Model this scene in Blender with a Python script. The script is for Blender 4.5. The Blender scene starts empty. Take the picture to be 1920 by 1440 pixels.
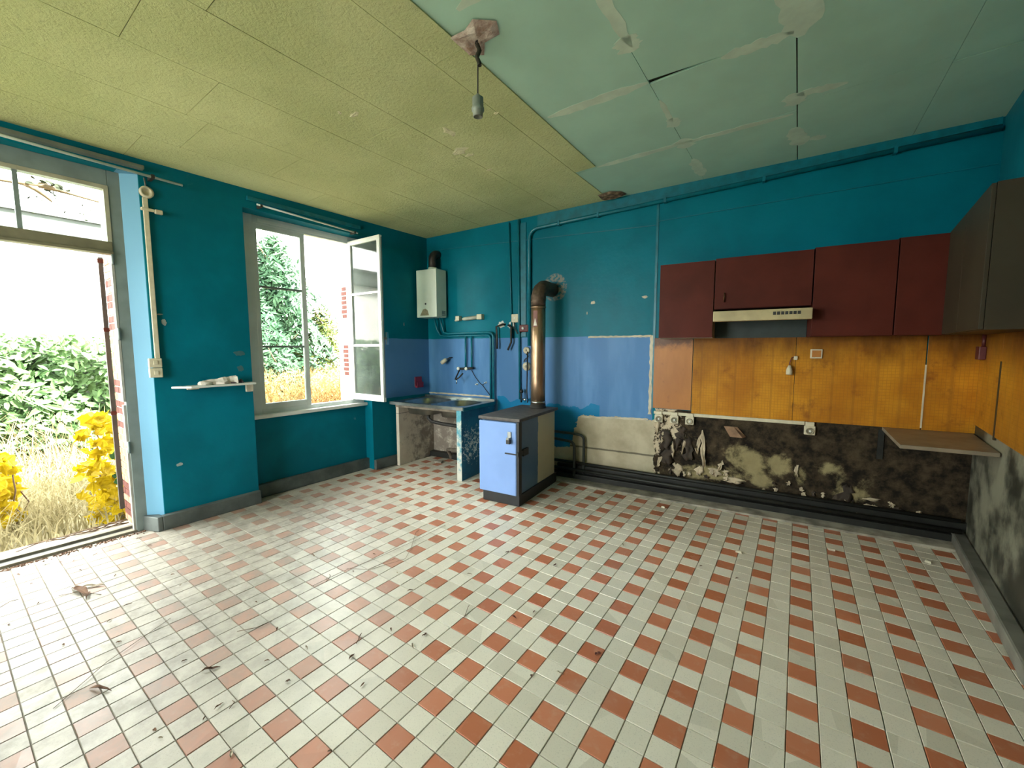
import bpy, bmesh, math, random
import numpy as np
from mathutils import Vector, Matrix, noise as mnoise
random.seed(7); rng = np.random.default_rng(7)
SC = bpy.context.scene
COL = SC.collection
V = Vector

# ------------------------------------------------------------------ camera
FPX = 767.4188
cam = bpy.data.cameras.new('camera'); cam_o = bpy.data.objects.new('camera', cam); COL.objects.link(cam_o)
cam.sensor_fit = 'HORIZONTAL'; cam.sensor_width = 36.0; cam.lens = FPX / 1920 * 36.0
cam.clip_start = 0.05; cam.clip_end = 200
yaw, pitch, roll = math.radians(34.85848), math.radians(5.07427), math.radians(-0.13313)
fw = V((-math.sin(yaw) * math.cos(pitch), math.cos(yaw) * math.cos(pitch), -math.sin(pitch)))
rt = V((math.cos(yaw), math.sin(yaw), 0)); up = rt.cross(fw)
rt2 = rt * math.cos(roll) + up * math.sin(roll); up2 = -rt * math.sin(roll) + up * math.cos(roll)
CAMP = V((0, 0, 1.6))
M = Matrix.Identity(4)
for i in range(3):
    M[i][0], M[i][1], M[i][2], M[i][3] = rt2[i], up2[i], -fw[i], CAMP[i]
cam_o.matrix_world = M
SC.camera = cam_o

# ------------------------------------------------------------------ light
world = bpy.data.worlds.new('overcast_sky'); SC.world = world; world.use_nodes = True
wn = world.node_tree; bg = wn.nodes['Background']
bg.inputs['Color'].default_value = (0.96, 1.0, 0.95, 1); bg.inputs['Strength'].default_value = 0.74
sun = bpy.data.lights.new('hazy_sun', 'SUN'); sun.energy = 3.0; sun.angle = math.radians(8); sun.color = (1, 0.97, 0.9)
sun_o = bpy.data.objects.new('hazy_sun', sun); COL.objects.link(sun_o)
sun_o.rotation_euler = V((-0.55, -0.15, -0.82)).to_track_quat('-Z', 'Y').to_euler()
SC.view_settings.view_transform = 'Standard'; SC.view_settings.look = 'None'
SC.view_settings.gamma = 1.0; SC.view_settings.use_curve_mapping = False
SC.view_settings.exposure = 5.15
try:
    SC.cycles.max_bounces = 12; SC.cycles.diffuse_bounces = 8; SC.cycles.glossy_bounces = 4
    SC.cycles.transparent_max_bounces = 12; SC.cycles.sample_clamp_indirect = 12
    SC.cycles.caustics_reflective = False; SC.cycles.caustics_refractive = False
except Exception:
    pass

# ------------------------------------------------------------------ frames of the three walls (rooms of this age are not square)
O = V((-4.50, 4.30, 0))
bd = V((1, .0845, 0)).normalized(); bn = V((bd.y, -bd.x, 0))
ld = V((-.02, -1, 0)).normalized(); ln = V((-ld.y, ld.x, 0))
RS = 5.716
RC = O + bd * RS
rd = V((-.0845, -1, 0)).normalized(); rn = V((rd.y, -rd.x, 0))
ZU = V((0, 0, 1))
FB = (O, bd, bn); FL = (O, ld, ln); FR = (RC, rd, rn); FW = (V((0, 0, 0)), V((1, 0, 0)), V((0, 1, 0)))
def at(fr, s, d, z): return fr[0] + fr[1] * s + fr[2] * d + ZU * z
def ceil_z(x, y): return 3.182 + .0232 * (x + 4.5) + .004 * (y - 4.3)
def ray(u, v): return fw * FPX + rt2 * (u - 960) + up2 * (720 - v)

# ------------------------------------------------------------------ mesh builder
class G:
    def __init__(s): s.v = []; s.f = []; s.smooth = []
    def add(s, vs, fs, smooth=False):
        o = len(s.v); s.v += [V(p) for p in vs]
        s.f += [tuple(o + i for i in f) for f in fs]; s.smooth += [smooth] * len(fs); return s
    def hexa(s, p):   # 8 points: bottom 4 then top 4
        return s.add(p, [(0, 3, 2, 1), (4, 5, 6, 7), (0, 1, 5, 4), (1, 2, 6, 5), (2, 3, 7, 6), (3, 0, 4, 7)])
    def box(s, fr, s0, s1, d0, d1, z0, z1):
        q = [(s0, d0), (s1, d0), (s1, d1), (s0, d1)]
        return s.hexa([at(fr, a, b, z0) for a, b in q] + [at(fr, a, b, z1) for a, b in q])
    def prism(s, fr, poly, z0, z1):
        n = len(poly)
        return s.add([at(fr, a, b, z0) for a, b in poly] + [at(fr, a, b, z1) for a, b in poly],
                     [tuple(range(n))[::-1], tuple(range(n, 2 * n))] + [(i, (i + 1) % n, n + (i + 1) % n, n + i) for i in range(n)])
    def plate(s, fr, poly, d0, d1):   # polygon in (s,z), extruded in d
        n = len(poly)
        return s.add([at(fr, a, d0, b) for a, b in poly] + [at(fr, a, d1, b) for a, b in poly],
                     [tuple(range(n))[::-1], tuple(range(n, 2 * n))] + [(i, (i + 1) % n, n + (i + 1) % n, n + i) for i in range(n)])
    def tube(s, pts, r, n=10, cap=True):
        pts = [V(p) for p in pts]; rs = r if isinstance(r, (list, tuple)) else [r] * len(pts)
        rings = []; prev = None
        for i, p in enumerate(pts):
            a = pts[max(0, i - 1)]; b = pts[min(len(pts) - 1, i + 1)]; t = (b - a).normalized()
            if prev is None:
                x = t.orthogonal().normalized()
            else:
                x = (prev - t * prev.dot(t)).normalized()
            prev = x; y = t.cross(x)
            rings.append([p + (x * math.cos(k * 2 * math.pi / n) + y * math.sin(k * 2 * math.pi / n)) * rs[i] for k in range(n)])
        vs = [q for R in rings for q in R]
        fs = [(i * n + k, i * n + (k + 1) % n, (i + 1) * n + (k + 1) % n, (i + 1) * n + k) for i in range(len(pts) - 1) for k in range(n)]
        o = len(s.v); s.add(vs, fs, True)
        if cap:
            s.f += [tuple(o + k for k in range(n))[::-1], tuple(o + (len(pts) - 1) * n + k for k in range(n))]; s.smooth += [False, False]
        return s
    def lathe(s, c, axis, prof, n=20):    # prof: (radius, height along axis)
        c = V(c); t = V(axis).normalized(); x = t.orthogonal().normalized(); y = t.cross(x)
        vs = [c + t * h + (x * math.cos(k * 2 * math.pi / n) + y * math.sin(k * 2 * math.pi / n)) * max(r, 1e-4) for r, h in prof for k in range(n)]
        fs = [(i * n + k, i * n + (k + 1) % n, (i + 1) * n + (k + 1) % n, (i + 1) * n + k) for i in range(len(prof) - 1) for k in range(n)]
        o = len(s.v); s.add(vs, fs, True)
        s.f += [tuple(o + k for k in range(n))[::-1], tuple(o + (len(prof) - 1) * n + k for k in range(n))]; s.smooth += [False, False]
        return s
    def make(s, name, mat, parent=None, loc=None, bevel=0, recalc=True):
        org = V(loc) if loc is not None else (parent_org(parent) if parent else V((0, 0, 0)))
        me = bpy.data.meshes.new(name); me.from_pydata([tuple(p - org) for p in s.v], [], s.f)
        me.polygons.foreach_set('use_smooth', s.smooth)
        if recalc:
            bm = bmesh.new(); bm.from_mesh(me); bmesh.ops.recalc_face_normals(bm, faces=bm.faces); bm.to_mesh(me); bm.free()
        o = bpy.data.objects.new(name, me); COL.objects.link(o)
        for m in (mat if isinstance(mat, (list, tuple)) else [mat]): me.materials.append(m)
        if parent is not None: o.parent = parent
        else: o.location = org
        if parent is not None:
            o.location = org - parent_org(parent)
        if bevel:
            b = o.modifiers.new('bevel', 'BEVEL'); b.width = bevel; b.segments = 2; b.limit_method = 'ANGLE'; b.angle_limit = .7
        return o
def parent_org(p):
    v = V(p.location)
    while p.parent is not None: p = p.parent; v = v + V(p.location)
    return v
def thing(name, label, cat, loc, group=None):
    o = bpy.data.objects.new(name, None); o.empty_display_size = .1; COL.objects.link(o); o.location = V(loc)
    return tag(o, label, cat, group)
def tag(o, label, cat, group=None):
    o['label'] = label; o['category'] = cat
    if group: o['group'] = group
    return o
def struct(o, label=None):
    o['kind'] = 'structure'
    if label: o['label'] = label
    return o
def stuff(o): o['kind'] = 'stuff'; return o
def arc(c, a, b, r, n=6):  # quarter arc: centre c, from c+a*r to c+b*r
    return [V(c) + V(a) * (r * math.cos(t)) + V(b) * (r * math.sin(t)) for t in [i * math.pi / 2 / n for i in range(n + 1)]]

# ------------------------------------------------------------------ materials
class N:
    """tiny node-graph helper"""
    def __init__(s, name):
        s.m = bpy.data.materials.new(name); s.m.use_nodes = True; s.t = s.m.node_tree; s.n = s.t.nodes
        s.b = s.n['Principled BSDF']
        s.pos = s.n.new('ShaderNodeNewGeometry').outputs['Position']
    def link(s, a, b): s.t.links.new(a, b)
    def val(s, x, sock):
        if hasattr(x, 'node'): s.link(x, sock)
        else: sock.default_value = x
    def math(s, op, a, b=0.0, clamp=False):
        n = s.n.new('ShaderNodeMath'); n.operation = op; n.use_clamp = clamp; s.val(a, n.inputs[0]); s.val(b, n.inputs[1]); return n.outputs[0]
    def dot(s, vec, off=(0, 0, 0), src=None):
        n = s.n.new('ShaderNodeVectorMath'); n.operation = 'SUBTRACT'; s.link(src or s.pos, n.inputs[0]); n.inputs[1].default_value = off
        d = s.n.new('ShaderNodeVectorMath'); d.operation = 'DOT_PRODUCT'; s.link(n.outputs[0], d.inputs[0]); d.inputs[1].default_value = vec
        return d.outputs['Value']
    def noise(s, scale, detail=4, rough=.55, dist=0, vec=None, stretch=None):
        n = s.n.new('ShaderNodeTexNoise'); n.inputs['Scale'].default_value = scale; n.inputs['Detail'].default_value = detail
        n.inputs['Roughness'].default_value = rough; n.inputs['Distortion'].default_value = dist
        v = vec or s.pos
        if stretch:
            mp = s.n.new('ShaderNodeMapping'); mp.inputs['Scale'].default_value = stretch; s.link(v, mp.inputs[0]); v = mp.outputs[0]
        s.link(v, n.inputs['Vector']); return n.outputs['Fac']
    def step(s, x, lo, hi):
        n = s.n.new('ShaderNodeMapRange'); n.interpolation_type = 'SMOOTHSTEP'; s.val(x, n.inputs[0])
        n.inputs[1].default_value = lo; n.inputs[2].default_value = hi; return n.outputs[0]
    def mix(s, f, a, b):
        n = s.n.new('ShaderNodeMix'); n.data_type = 'RGBA'; s.val(f, n.inputs[0])
        for x, k in ((a, 6), (b, 7)):
            if hasattr(x, 'node'): s.link(x, n.inputs[k])
            else: n.inputs[k].default_value = (*x, 1) if len(x) == 3 else x
        return n.outputs[2]
    def band(s, x, lo, hi, soft=.01):
        return s.math('MULTIPLY', s.step(x, lo - soft, lo + soft), s.math('SUBTRACT', 1.0, s.step(x, hi - soft, hi + soft)))
    def bump(s, h, strength=.3, dist=.01):
        n = s.n.new('ShaderNodeBump'); n.inputs['Strength'].default_value = strength; n.inputs['Distance'].default_value = dist
        s.val(h, n.inputs['Height']); s.link(n.outputs[0], s.b.inputs['Normal'])
    def done(s, col=None, rough=.6, metal=0, spec=.5):
        if col is not None:
            if hasattr(col, 'node'): s.link(col, s.b.inputs['Base Color'])
            else: s.b.inputs['Base Color'].default_value = (*col, 1)
        s.val(rough, s.b.inputs['Roughness']); s.val(metal, s.b.inputs['Metallic'])
        s.b.inputs['Specular IOR Level'].default_value = spec
        return s.m
def simple(name, col, rough=.6, metal=0, var=.25, scale=8, bump=0, dark=None, spec=.5):
    n = N(name); d = dark or tuple(c * (1 - var) for c in col)
    f = n.noise(scale, 5); c = n.mix(n.step(f, .3, .7), d, col)
    if bump: n.bump(n.noise(scale * 6, 4), bump, .005)
    return n.done(c, rough, metal, spec)

TEAL = (.001, .170, .240); TEAL2 = (.001, .130, .185); BLUE = (.115, .265, .52)
PLASTER = (.60, .54, .40); CREAM = (.78, .73, .58)
m_white = simple('white_paint', (.70, .72, .68), .45, var=.12, scale=5)
m_cream = simple('cream_plastic', (.66, .60, .44), .45, var=.15, scale=20)
m_black = simple('black_iron', (.015, .016, .018), .5, scale=20)
m_dark = simple('sooty_metal', (.03, .028, .025), .6, scale=15)
m_tealp = simple('teal_painted_metal', TEAL, .35, var=.3, scale=12)
m_steel = simple('worn_steel', (.45, .46, .44), .33, 1, var=.3, scale=9)
m_chrome = simple('chrome', (.75, .76, .76), .18, 1, var=.1)
m_concrete = simple('grimy_concrete', (.42, .38, .31), .85, var=.6, scale=7, bump=.4)
m_soot = simple('sooty_plinth', (.018, .019, .016), .55, var=.5, scale=9, bump=.4)
m_base = simple('grey_painted_skirting', (.10, .118, .112), .6, var=.45, scale=6, bump=.2)
m_frame = simple('aged_frame_paint', (.20, .25, .245), .5, var=.2, scale=6)
m_frame_dark = simple('brown_grey_rail', (.19, .175, .11), .55, var=.3, scale=7)
m_brick = simple('red_brick', (.11, .022, .013), .85, var=.4, scale=25, bump=.5)
m_limewash = simple('limewashed_reveal', (.60, .53, .44), .85, var=.15, scale=6, bump=.3)
m_brickpale = simple('pale_orange_brick', (.42, .20, .12), .85, var=.35, scale=18, bump=.4)  # paler orange bricks set among the red ones
m_rust = simple('dark_red_valve', (.12, .02, .02), .5, scale=20)
m_paper = simple('crumpled_paper', (.70, .64, .56), .8, var=.2, scale=14)

def wall_left_mat():
    n = N('left_wall_paint'); t = n.dot(ld, O); z = n.dot((0, 0, 1))
    f = n.noise(1.6, 5); col = n.mix(n.step(f, .35, .7), TEAL2, TEAL)
    w = n.noise(9, 3); zz = n.math('ADD', z, n.math('MULTIPLY', n.math('SUBTRACT', w, .5), .012))
    dado = n.math('MULTIPLY', n.math('LESS_THAN', zz, 1.728), n.math('GREATER_THAN', zz, .925))
    dado = n.math('MULTIPLY', dado, n.math('LESS_THAN', t, .995))
    col = n.mix(dado, col, n.mix(f, (.075, .20, .42), BLUE))
    # chalky scuffs, a few chips of paint
    sc = n.math('MULTIPLY', n.step(n.noise(5, 8, .7), .66, .74), n.step(n.noise(1.1, 2), .5, .65))
    col = n.mix(n.math('MULTIPLY', sc, .35), col, (.25, .40, .42))
    # the splayed door reveal takes a lighter blue
    d = n.dot(ln, O)
    rv = n.math('MULTIPLY', n.math('LESS_THAN', d, -.004), n.math('GREATER_THAN', d, -.175))
    door = n.math('MULTIPLY', rv, n.math('MULTIPLY', n.math('GREATER_THAN', t, 3.12), n.math('LESS_THAN', t, 3.30)))
    col = n.mix(door, col, (.16, .36, .52))
    ext = n.math('LESS_THAN', d, -.20)
    col = n.mix(ext, col, (.60, .53, .44))
    n.bump(n.noise(14, 6, .6), .22, .008)
    return n.done(col, n.math('ADD', .34, n.math('MULTIPLY', n.noise(3, 4), .25)), spec=.10)
def wall_back_mat():
    n = N('back_wall_paint'); s = n.dot(bd, O); z = n.dot((0, 0, 1))
    f = n.noise(1.4, 5); col = n.mix(n.step(f, .35, .7), TEAL2, TEAL)
    w = n.math('SUBTRACT', n.noise(8, 3), .5)
    zz = n.math('ADD', z, n.math('MULTIPLY', w, .012))
    # wide boards of the lining, painted over: faint tonal change only
    blue = n.math('MULTIPLY', n.math('LESS_THAN', zz, 1.728), n.math('LESS_THAN', s, 3.22))
    bc = n.mix(n.step(n.noise(1.7, 3, stretch=(3, 3, .6)), .4, .65), (.085, .215, .45), BLUE)
    col = n.mix(blue, col, bc)
    # brighter blue overpaint low down behind the stove
    wb = n.math('MULTIPLY', n.math('SUBTRACT', n.noise(3.2, 5), .5), .35)
    low = n.math('MULTIPLY', n.math('LESS_THAN', n.math('ADD', z, wb), .92), n.math('LESS_THAN', s, 2.62))
    col = n.mix(n.math('MULTIPLY', low, n.math('GREATER_THAN', s, 1.2)), col, (.012, .20, .42))
    # bare plaster where the dado came away
    e = n.math('MULTIPLY', n.math('SUBTRACT', n.noise(7, 6, .65), .5), .17)
    se = n.math('ADD', s, e); ze = n.math('ADD', z, e)
    left_edge = n.math('ADD', 2.10, n.math('MULTIPLY', z, .36))
    bare = n.math('MULTIPLY', n.math('GREATER_THAN', se, left_edge), n.math('LESS_THAN', ze, .785))
    bare = n.math('MULTIPLY', bare, n.math('LESS_THAN', s, 3.34))
    under = n.math('MULTIPLY', n.math('LESS_THAN', ze, .36), n.math('LESS_THAN', s, 3.3))
    bare = n.math('MAXIMUM', bare, under)
    pc = n.mix(n.step(n.noise(4, 5), .3, .7), (.42, .36, .25), PLASTER)
    pc = n.mix(n.math('MULTIPLY', n.band(n.math('ADD', z, n.math('MULTIPLY', e, .12)), .385, .405, .006), .75), pc, (.05, .045, .035))
    col = n.mix(bare, col, pc)
    # fire-blackened zone with patches of old distemper showing
    burn = n.math('MULTIPLY', n.math('GREATER_THAN', n.math('ADD', s, n.math('MULTIPLY', e, .8)), 3.25), n.math('LESS_THAN', z, .93))
    k = n.noise(2.2, 9, .72, .8); k2 = n.noise(9, 6, .7)
    hgt = n.band(z, .13, .55, .16)
    pat = n.math('ADD', k, n.math('MULTIPLY', hgt, .06))
    pat = n.math('SUBTRACT', pat, n.math('MULTIPLY', n.step(s, 4.0, 5.0), .06))
    pat = n.math('SUBTRACT', pat, n.math('MULTIPLY', n.step(s, 5.0, 5.4), .12))
    bc2 = n.mix(n.step(k2, .35, .7), (.012, .010, .008), (.075, .054, .032))
    for (s0, z0, rx, rz) in [(4.08, .52, .17, .16), (4.28, .45, .16, .14), (4.74, .50, .12, .09), (4.86, .44, .12, .12), (4.95, .26, .15, .08), (4.30, .27, .10, .06), (3.66, .28, .20, .08), (3.95, .30, .2, .08), (4.60, .40, .06, .10), (4.45, .5, .1, .14)]:
        u_ = n.math('DIVIDE', n.math('SUBTRACT', s, s0), rx); v_ = n.math('DIVIDE', n.math('SUBTRACT', z, z0), rz)
        q_ = n.math('ADD', n.math('MULTIPLY', u_, u_), n.math('MULTIPLY', v_, v_))
        pat = n.math('ADD', pat, n.math('MULTIPLY', n.math('SUBTRACT', 1.0, n.step(q_, .0, 1.6)), .20))
    pat = n.math('ADD', pat, n.math('MULTIPLY', n.math('SUBTRACT', k2, .5), .42))
    bc2 = n.mix(n.step(pat, .60, .80), bc2, n.mix(k2, (.16, .13, .065), (.40, .34, .18)))
    bc2 = n.mix(n.math('MULTIPLY', n.step(n.math('ADD', n.noise(4.2, 8, .75), n.math('MULTIPLY', n.step(s, 3.75, 3.3), .12)), .62, .66), n.step(s, 4.05, 3.5)), bc2, (.60, .50, .36))
    col = n.mix(burn, col, bc2)
    # soot and torn paint round the flue hole
    ds = n.math('SUBTRACT', s, 2.03); dz = n.math('SUBTRACT', z, 2.33)
    rr = n.math('SQRT', n.math('ADD', n.math('MULTIPLY', ds, ds), n.math('MULTIPLY', dz, dz)))
    rr = n.math('ADD', rr, n.math('MULTIPLY', w, .05))
    col = n.mix(n.math('MULTIPLY', n.math('SUBTRACT', 1.0, n.step(rr, .15, .17)), n.step(n.noise(30, 4), .4, .6)), col, (.22, .22, .19))
    # chips
    ch = n.math('MULTIPLY', n.step(n.noise(6, 8, .7), .68, .75), n.step(n.noise(1.2, 2), .5, .62))
    col = n.mix(n.math('MULTIPLY', ch, .3), col, (.22, .38, .42))
    n.bump(n.math('ADD', n.noise(10, 6, .6), n.math('MULTIPLY', burn, k)), .25, .012)
    r = n.math('ADD', .30, n.math('MULTIPLY', n.math('MAXIMUM', burn, bare), .38))
    return n.done(col, n.math('ADD', r, n.math('MULTIPLY', f, .14)), spec=.10)
def wall_right_mat():
    n = N('right_wall_paint'); z = n.dot((0, 0, 1)); t = n.dot(rd, RC)
    k = n.noise(2.6, 7, .65); k2 = n.noise(8, 5)
    low = n.mix(n.step(n.math('ADD', k, n.math('MULTIPLY', n.band(t, .25, .9, .25), .12)), .45, .68), (.03, .03, .022), (.26, .25, .19))
    low = n.mix(n.step(k2, .68, .75), low, (.42, .40, .34))
    col = n.mix(n.step(n.noise(1.5, 4), .35, .7), TEAL2, TEAL)
    col = n.mix(n.math('LESS_THAN', z, 1.0), col, low)
    n.bump(k2, .2, .008)
    return n.done(col, n.math('ADD', .32, n.math('MULTIPLY', k, .3)))
def tile_mat(name, red):
    n = N(name)
    # one tone per tile, from the grid cell it lies in
    c = n.n.new('ShaderNodeVectorMath'); c.operation = 'SNAP'; 
    o = n.n.new('ShaderNodeVectorMath'); o.operation = 'ADD'; n.link(n.pos, o.inputs[0]); o.inputs[1].default_value = (-.09331 + .057, -1.90113 + .057, 0)
    n.link(o.outputs[0], c.inputs[0]); c.inputs[1].default_value = (.11397, .11397, 10)
    wn_ = n.n.new('ShaderNodeTexWhiteNoise'); n.link(c.outputs[0], wn_.inputs['Vector']); r = wn_.outputs['Value']
    sp = n.noise(160, 3, .7); cl = n.noise(2.2, 5); blot = n.noise(22, 5)
    if red:
        a = n.mix(r, (.42, .135, .066), (.54, .195, .105))
        a = n.mix(n.math('MULTIPLY', n.step(blot, .5, .75), .35), a, (.55, .33, .24))
    else:
        a = n.mix(r, (.60, .55, .455), (.75, .69, .585))
        a = n.mix(n.math('MULTIPLY', n.step(sp, .55, .70), .5), a, (.30, .28, .23))
        a = n.mix(n.math('MULTIPLY', n.step(blot, .55, .8), .25), a, (.42, .39, .33))
    a = n.mix(n.math('MULTIPLY', n.step(cl, .52, .75), .22), a, (.48, .43, .36))
    # dust and earth from the door, deepened there to offset overbright light
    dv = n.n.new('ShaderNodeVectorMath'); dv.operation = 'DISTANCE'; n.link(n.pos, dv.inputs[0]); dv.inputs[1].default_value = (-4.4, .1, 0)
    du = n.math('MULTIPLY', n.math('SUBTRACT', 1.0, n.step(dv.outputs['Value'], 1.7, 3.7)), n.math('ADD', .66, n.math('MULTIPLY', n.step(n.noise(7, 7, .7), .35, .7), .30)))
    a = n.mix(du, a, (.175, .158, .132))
    n.bump(n.math('ADD', n.math('MULTIPLY', n.noise(45, 4), .5), blot), .12, .004)
    return n.done(a, n.math('ADD', .17, n.math('ADD', n.math('MULTIPLY', cl, .26), n.math('ADD', n.math('MULTIPLY', r, .10), n.math('MULTIPLY', du, .22)))), spec=.5)
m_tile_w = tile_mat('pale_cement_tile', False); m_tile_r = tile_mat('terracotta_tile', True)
m_grout = simple('dirty_grout', (.34, .31, .255), .9, scale=12)
def board_mat():
    n = N('yellow_fibreboard')
    f = n.noise(1.3, 4); fib = n.noise(55, 5, .7); fib2 = n.noise(22, 6, .7, .6)
    c = n.mix(n.step(f, .3, .7), (.54, .58, .29), (.66, .69, .37))
    c = n.mix(n.math('MULTIPLY', n.step(fib2, .5, .75), .4), c, (.46, .46, .27))
    c = n.mix(n.math('MULTIPLY', n.math('MULTIPLY', n.step(n.noise(6, 7, .75), .66, .72), n.step(n.noise(.9, 2), .5, .6)), .8), c, (.74, .70, .46))
    n.bump(n.math('ADD', fib, fib2), .9, .01)
    return n.done(c, .9, spec=.2)
m_board = board_mat()
m_green = simple('green_plasterboard', (.49, .75, .63), .75, var=.10, scale=2.5, bump=.06)
m_filler = simple('joint_filler', (.68, .82, .69), .85, var=.15, scale=9, bump=.1)
m_ceil = simple('dark_ceiling_void', (.05, .055, .035), .9)
m_rose = simple('broken_plaster', (.70, .62, .56), .9, dark=(.32, .20, .16), scale=16, bump=.6)
def splash_mat():
    n = N('orange_mosaic_splashback'); s = n.dot(bd, O); z = n.dot((0, 0, 1)); t = n.dot(rd, RC)
    k = n.noise(1.7, 7, .65); k2 = n.noise(5, 6, .7)
    c = n.mix(n.step(k, .35, .68), (.44, .165, .012), (.66, .30, .022))
    c = n.mix(n.math('MULTIPLY', n.step(k2, .54, .70), .65), c, (.22, .07, .015))
    # brown grease below the cabinets runs down irregularly
    g = n.math('ADD', z, n.math('MULTIPLY', n.math('SUBTRACT', n.noise(4, 6, .7, stretch=(1, 1, .35)), .5), .45))
    c = n.mix(n.math('MULTIPLY', n.step(g, 1.36, 1.74), .93), c, (.075, .022, .006))
    c = n.mix(n.math('MULTIPLY', n.step(n.noise(1.1, 4), .42, .66), .55), c, (.26, .10, .012))
    # small square mosaic
    def grid(x):
        m = n.math('MODULO', n.math('ADD', x, 10.0), .026); a = n.math('ABSOLUTE', n.math('SUBTRACT', m, .013)); return n.math('GREATER_THAN', a, .0115)
    gl = n.math('MAXIMUM', grid(s), grid(z)); gl = n.math('MAXIMUM', gl, n.math('MULTIPLY', grid(t), n.math('GREATER_THAN', t, .02)))
    gl = n.math('MULTIPLY', gl, .32)
    c = n.mix(gl, c, (.20, .085, .02))
    n.bump(n.math('MULTIPLY', gl, -1.0), .35, .003)
    return n.done(c, n.math('ADD', .36, n.math('MULTIPLY', k2, .2)), spec=.2)
m_splash = splash_mat()
def panel_mat():
    n = N('brown_varnished_panel'); k = n.noise(3, 6, .6, stretch=(1, 1, .3)); k2 = n.noise(7, 6, .7); z = n.dot((0, 0, 1))
    c = n.mix(n.step(k, .3, .7), (.36, .13, .022), (.50, .20, .04))
    c = n.mix(n.math('MULTIPLY', n.step(k2, .58, .72), .6), c, (.14, .045, .012))
    g = n.math('ADD', z, n.math('MULTIPLY', n.math('SUBTRACT', k2, .5), .3)); c = n.mix(n.math('MULTIPLY', n.step(g, 1.56, 1.68), .85), c, (.06, .02, .01))
    return n.done(c, .45)
m_panel = panel_mat()
m_cab = simple('oxblood_laminate', (.10, .022, .015), .5, var=.25, scale=3, spec=.12)
m_cabr = simple('grey_brown_laminate', (.052, .041, .027), .5, var=.2, scale=3, spec=.12)
m_cabside = simple('pale_board_edge', (.35, .32, .24), .6)
m_hood = simple('yellowed_enamel', (.52, .43, .24), .4, var=.25, scale=6)
m_dkplastic = simple('dark_plastic', (.03, .028, .025), .5)
m_worktop = simple('stained_worktop', (.30, .245, .175), .5, var=.3, scale=6, bump=.1)
m_stove_blue = simple('pale_blue_enamel', (.235, .385, .76), .28, var=.08, scale=3)
def stove_body_mat():
    n = N('half_painted_stove_side'); d = n.dot(bn, O); w = n.math('MULTIPLY', n.math('SUBTRACT', n.noise(9, 4), .5), .05)
    k = n.noise(4, 4)
    c = n.mix(n.math('LESS_THAN', n.math('ADD', d, w), .73), n.mix(k, (.055, .12, .23), (.075, .16, .28)), n.mix(k, (.46, .42, .28), (.56, .52, .36)))
    return n.done(c, .4)
m_stove_body = stove_body_mat()
m_stove_top = simple('grey_cast_iron_top', (.105, .09, .085), .6, var=.4, scale=18, bump=.2)
def flue_mat():
    n = N('heat_tinted_flue'); z = n.dot((0, 0, 1)); k = n.noise(5, 6, .7, stretch=(1, 1, .25)); k2 = n.noise(20, 4)
    c = n.mix(n.step(k, .35, .65), (.20, .13, .085), (.46, .30, .19))
    c = n.mix(n.step(n.math('ADD', z, n.math('MULTIPLY', n.math('SUBTRACT', k2, .5), .25)), 1.95, 2.25), c, (.10, .065, .042))
    return n.done(c, n.math('ADD', .28, n.math('MULTIPLY', k2, .2)), .85)
m_flue = flue_mat()
def sinkwall_mat(name, painted):
    n = N(name); k = n.noise(7, 8, .75); k2 = n.noise(2.5, 5, .6); z = n.dot((0, 0, 1)); d = n.dot(bn, O)
    if painted:
        c = n.mix(n.step(k2, .4, .65), (.006, .10, .20), (.010, .16, .29))
        patch = n.math('MULTIPLY', n.band(z, .22, .62, .12), n.band(d, .40, .80, .12)); k9 = n.noise(26, 6, .75)
        c = n.mix(n.step(n.math('ADD', k9, n.math('MULTIPLY', patch, .14)), .64, .67), c, (.60, .70, .70))
        front = n.step(n.math('ADD', d, n.math('MULTIPLY', n.math('SUBTRACT', k, .5), .02)), .805, .815)
        c = n.mix(front, c, n.mix(n.step(n.math('SUBTRACT', k, n.math('MULTIPLY', z, .22)), .30, .48), (.10, .36, .45), (.66, .66, .58)))
    else:
        c = n.mix(n.step(k2, .3, .7), (.56, .49, .40), (.72, .66, .54))
        c = n.mix(n.math('MULTIPLY', n.step(n.math('SUBTRACT', k, n.math('MULTIPLY', d, .34)), .30, .52), .75), c, (.12, .09, .075))
        c = n.mix(n.math('MULTIPLY', n.band(n.math('ADD', z, n.math('MULTIPLY', k, .04)), .735, .742, .004), .8), c, (.04, .03, .03))
    n.bump(k, .35, .01)
    return n.done(c, .75)
m_sw_plaster = sinkwall_mat('stained_cream_plaster', False); m_sw_blue = sinkwall_mat('chipped_blue_paint', True)
m_heater = simple('aged_white_enamel', (.76, .81, .71), .4, var=.12, scale=3)
m_rustmark = simple('rust_stain', (.36, .30, .19), .6, var=.4, scale=30)
m_greylabel = simple('grey_rating_plate', (.20, .22, .21), .5, var=.4, scale=60)
m_red = simple('red_plastic', (.30, .025, .06), .45, var=.2)
m_twig = simple('dead_twig', (.16, .10, .06), .85, var=.5, scale=20)
m_leaf_dead = simple('dead_leaf', (.17, .085, .045), .85, var=.6, scale=15)
m_leaf_pale = simple('pale_dead_leaf', (.34, .28, .20), .85, var=.5, scale=15)
def leafmat(name, a, b, rough=.5, tr=.25, scale=4):
    n = N(name); f = n.noise(scale, 4, .7); c = n.mix(n.step(f, .3, .7), a, b)
    n.done(c, rough, spec=.12)
    t = n.n.new('ShaderNodeBsdfTranslucent'); n.link(c, t.inputs['Color'])
    mx = n.n.new('ShaderNodeMixShader'); mx.inputs[0].default_value = tr
    n.link(n.b.outputs[0], mx.inputs[1]); n.link(t.outputs[0], mx.inputs[2]); n.link(mx.outputs[0], n.n['Material Output'].inputs[0])
    return n.m
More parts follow.
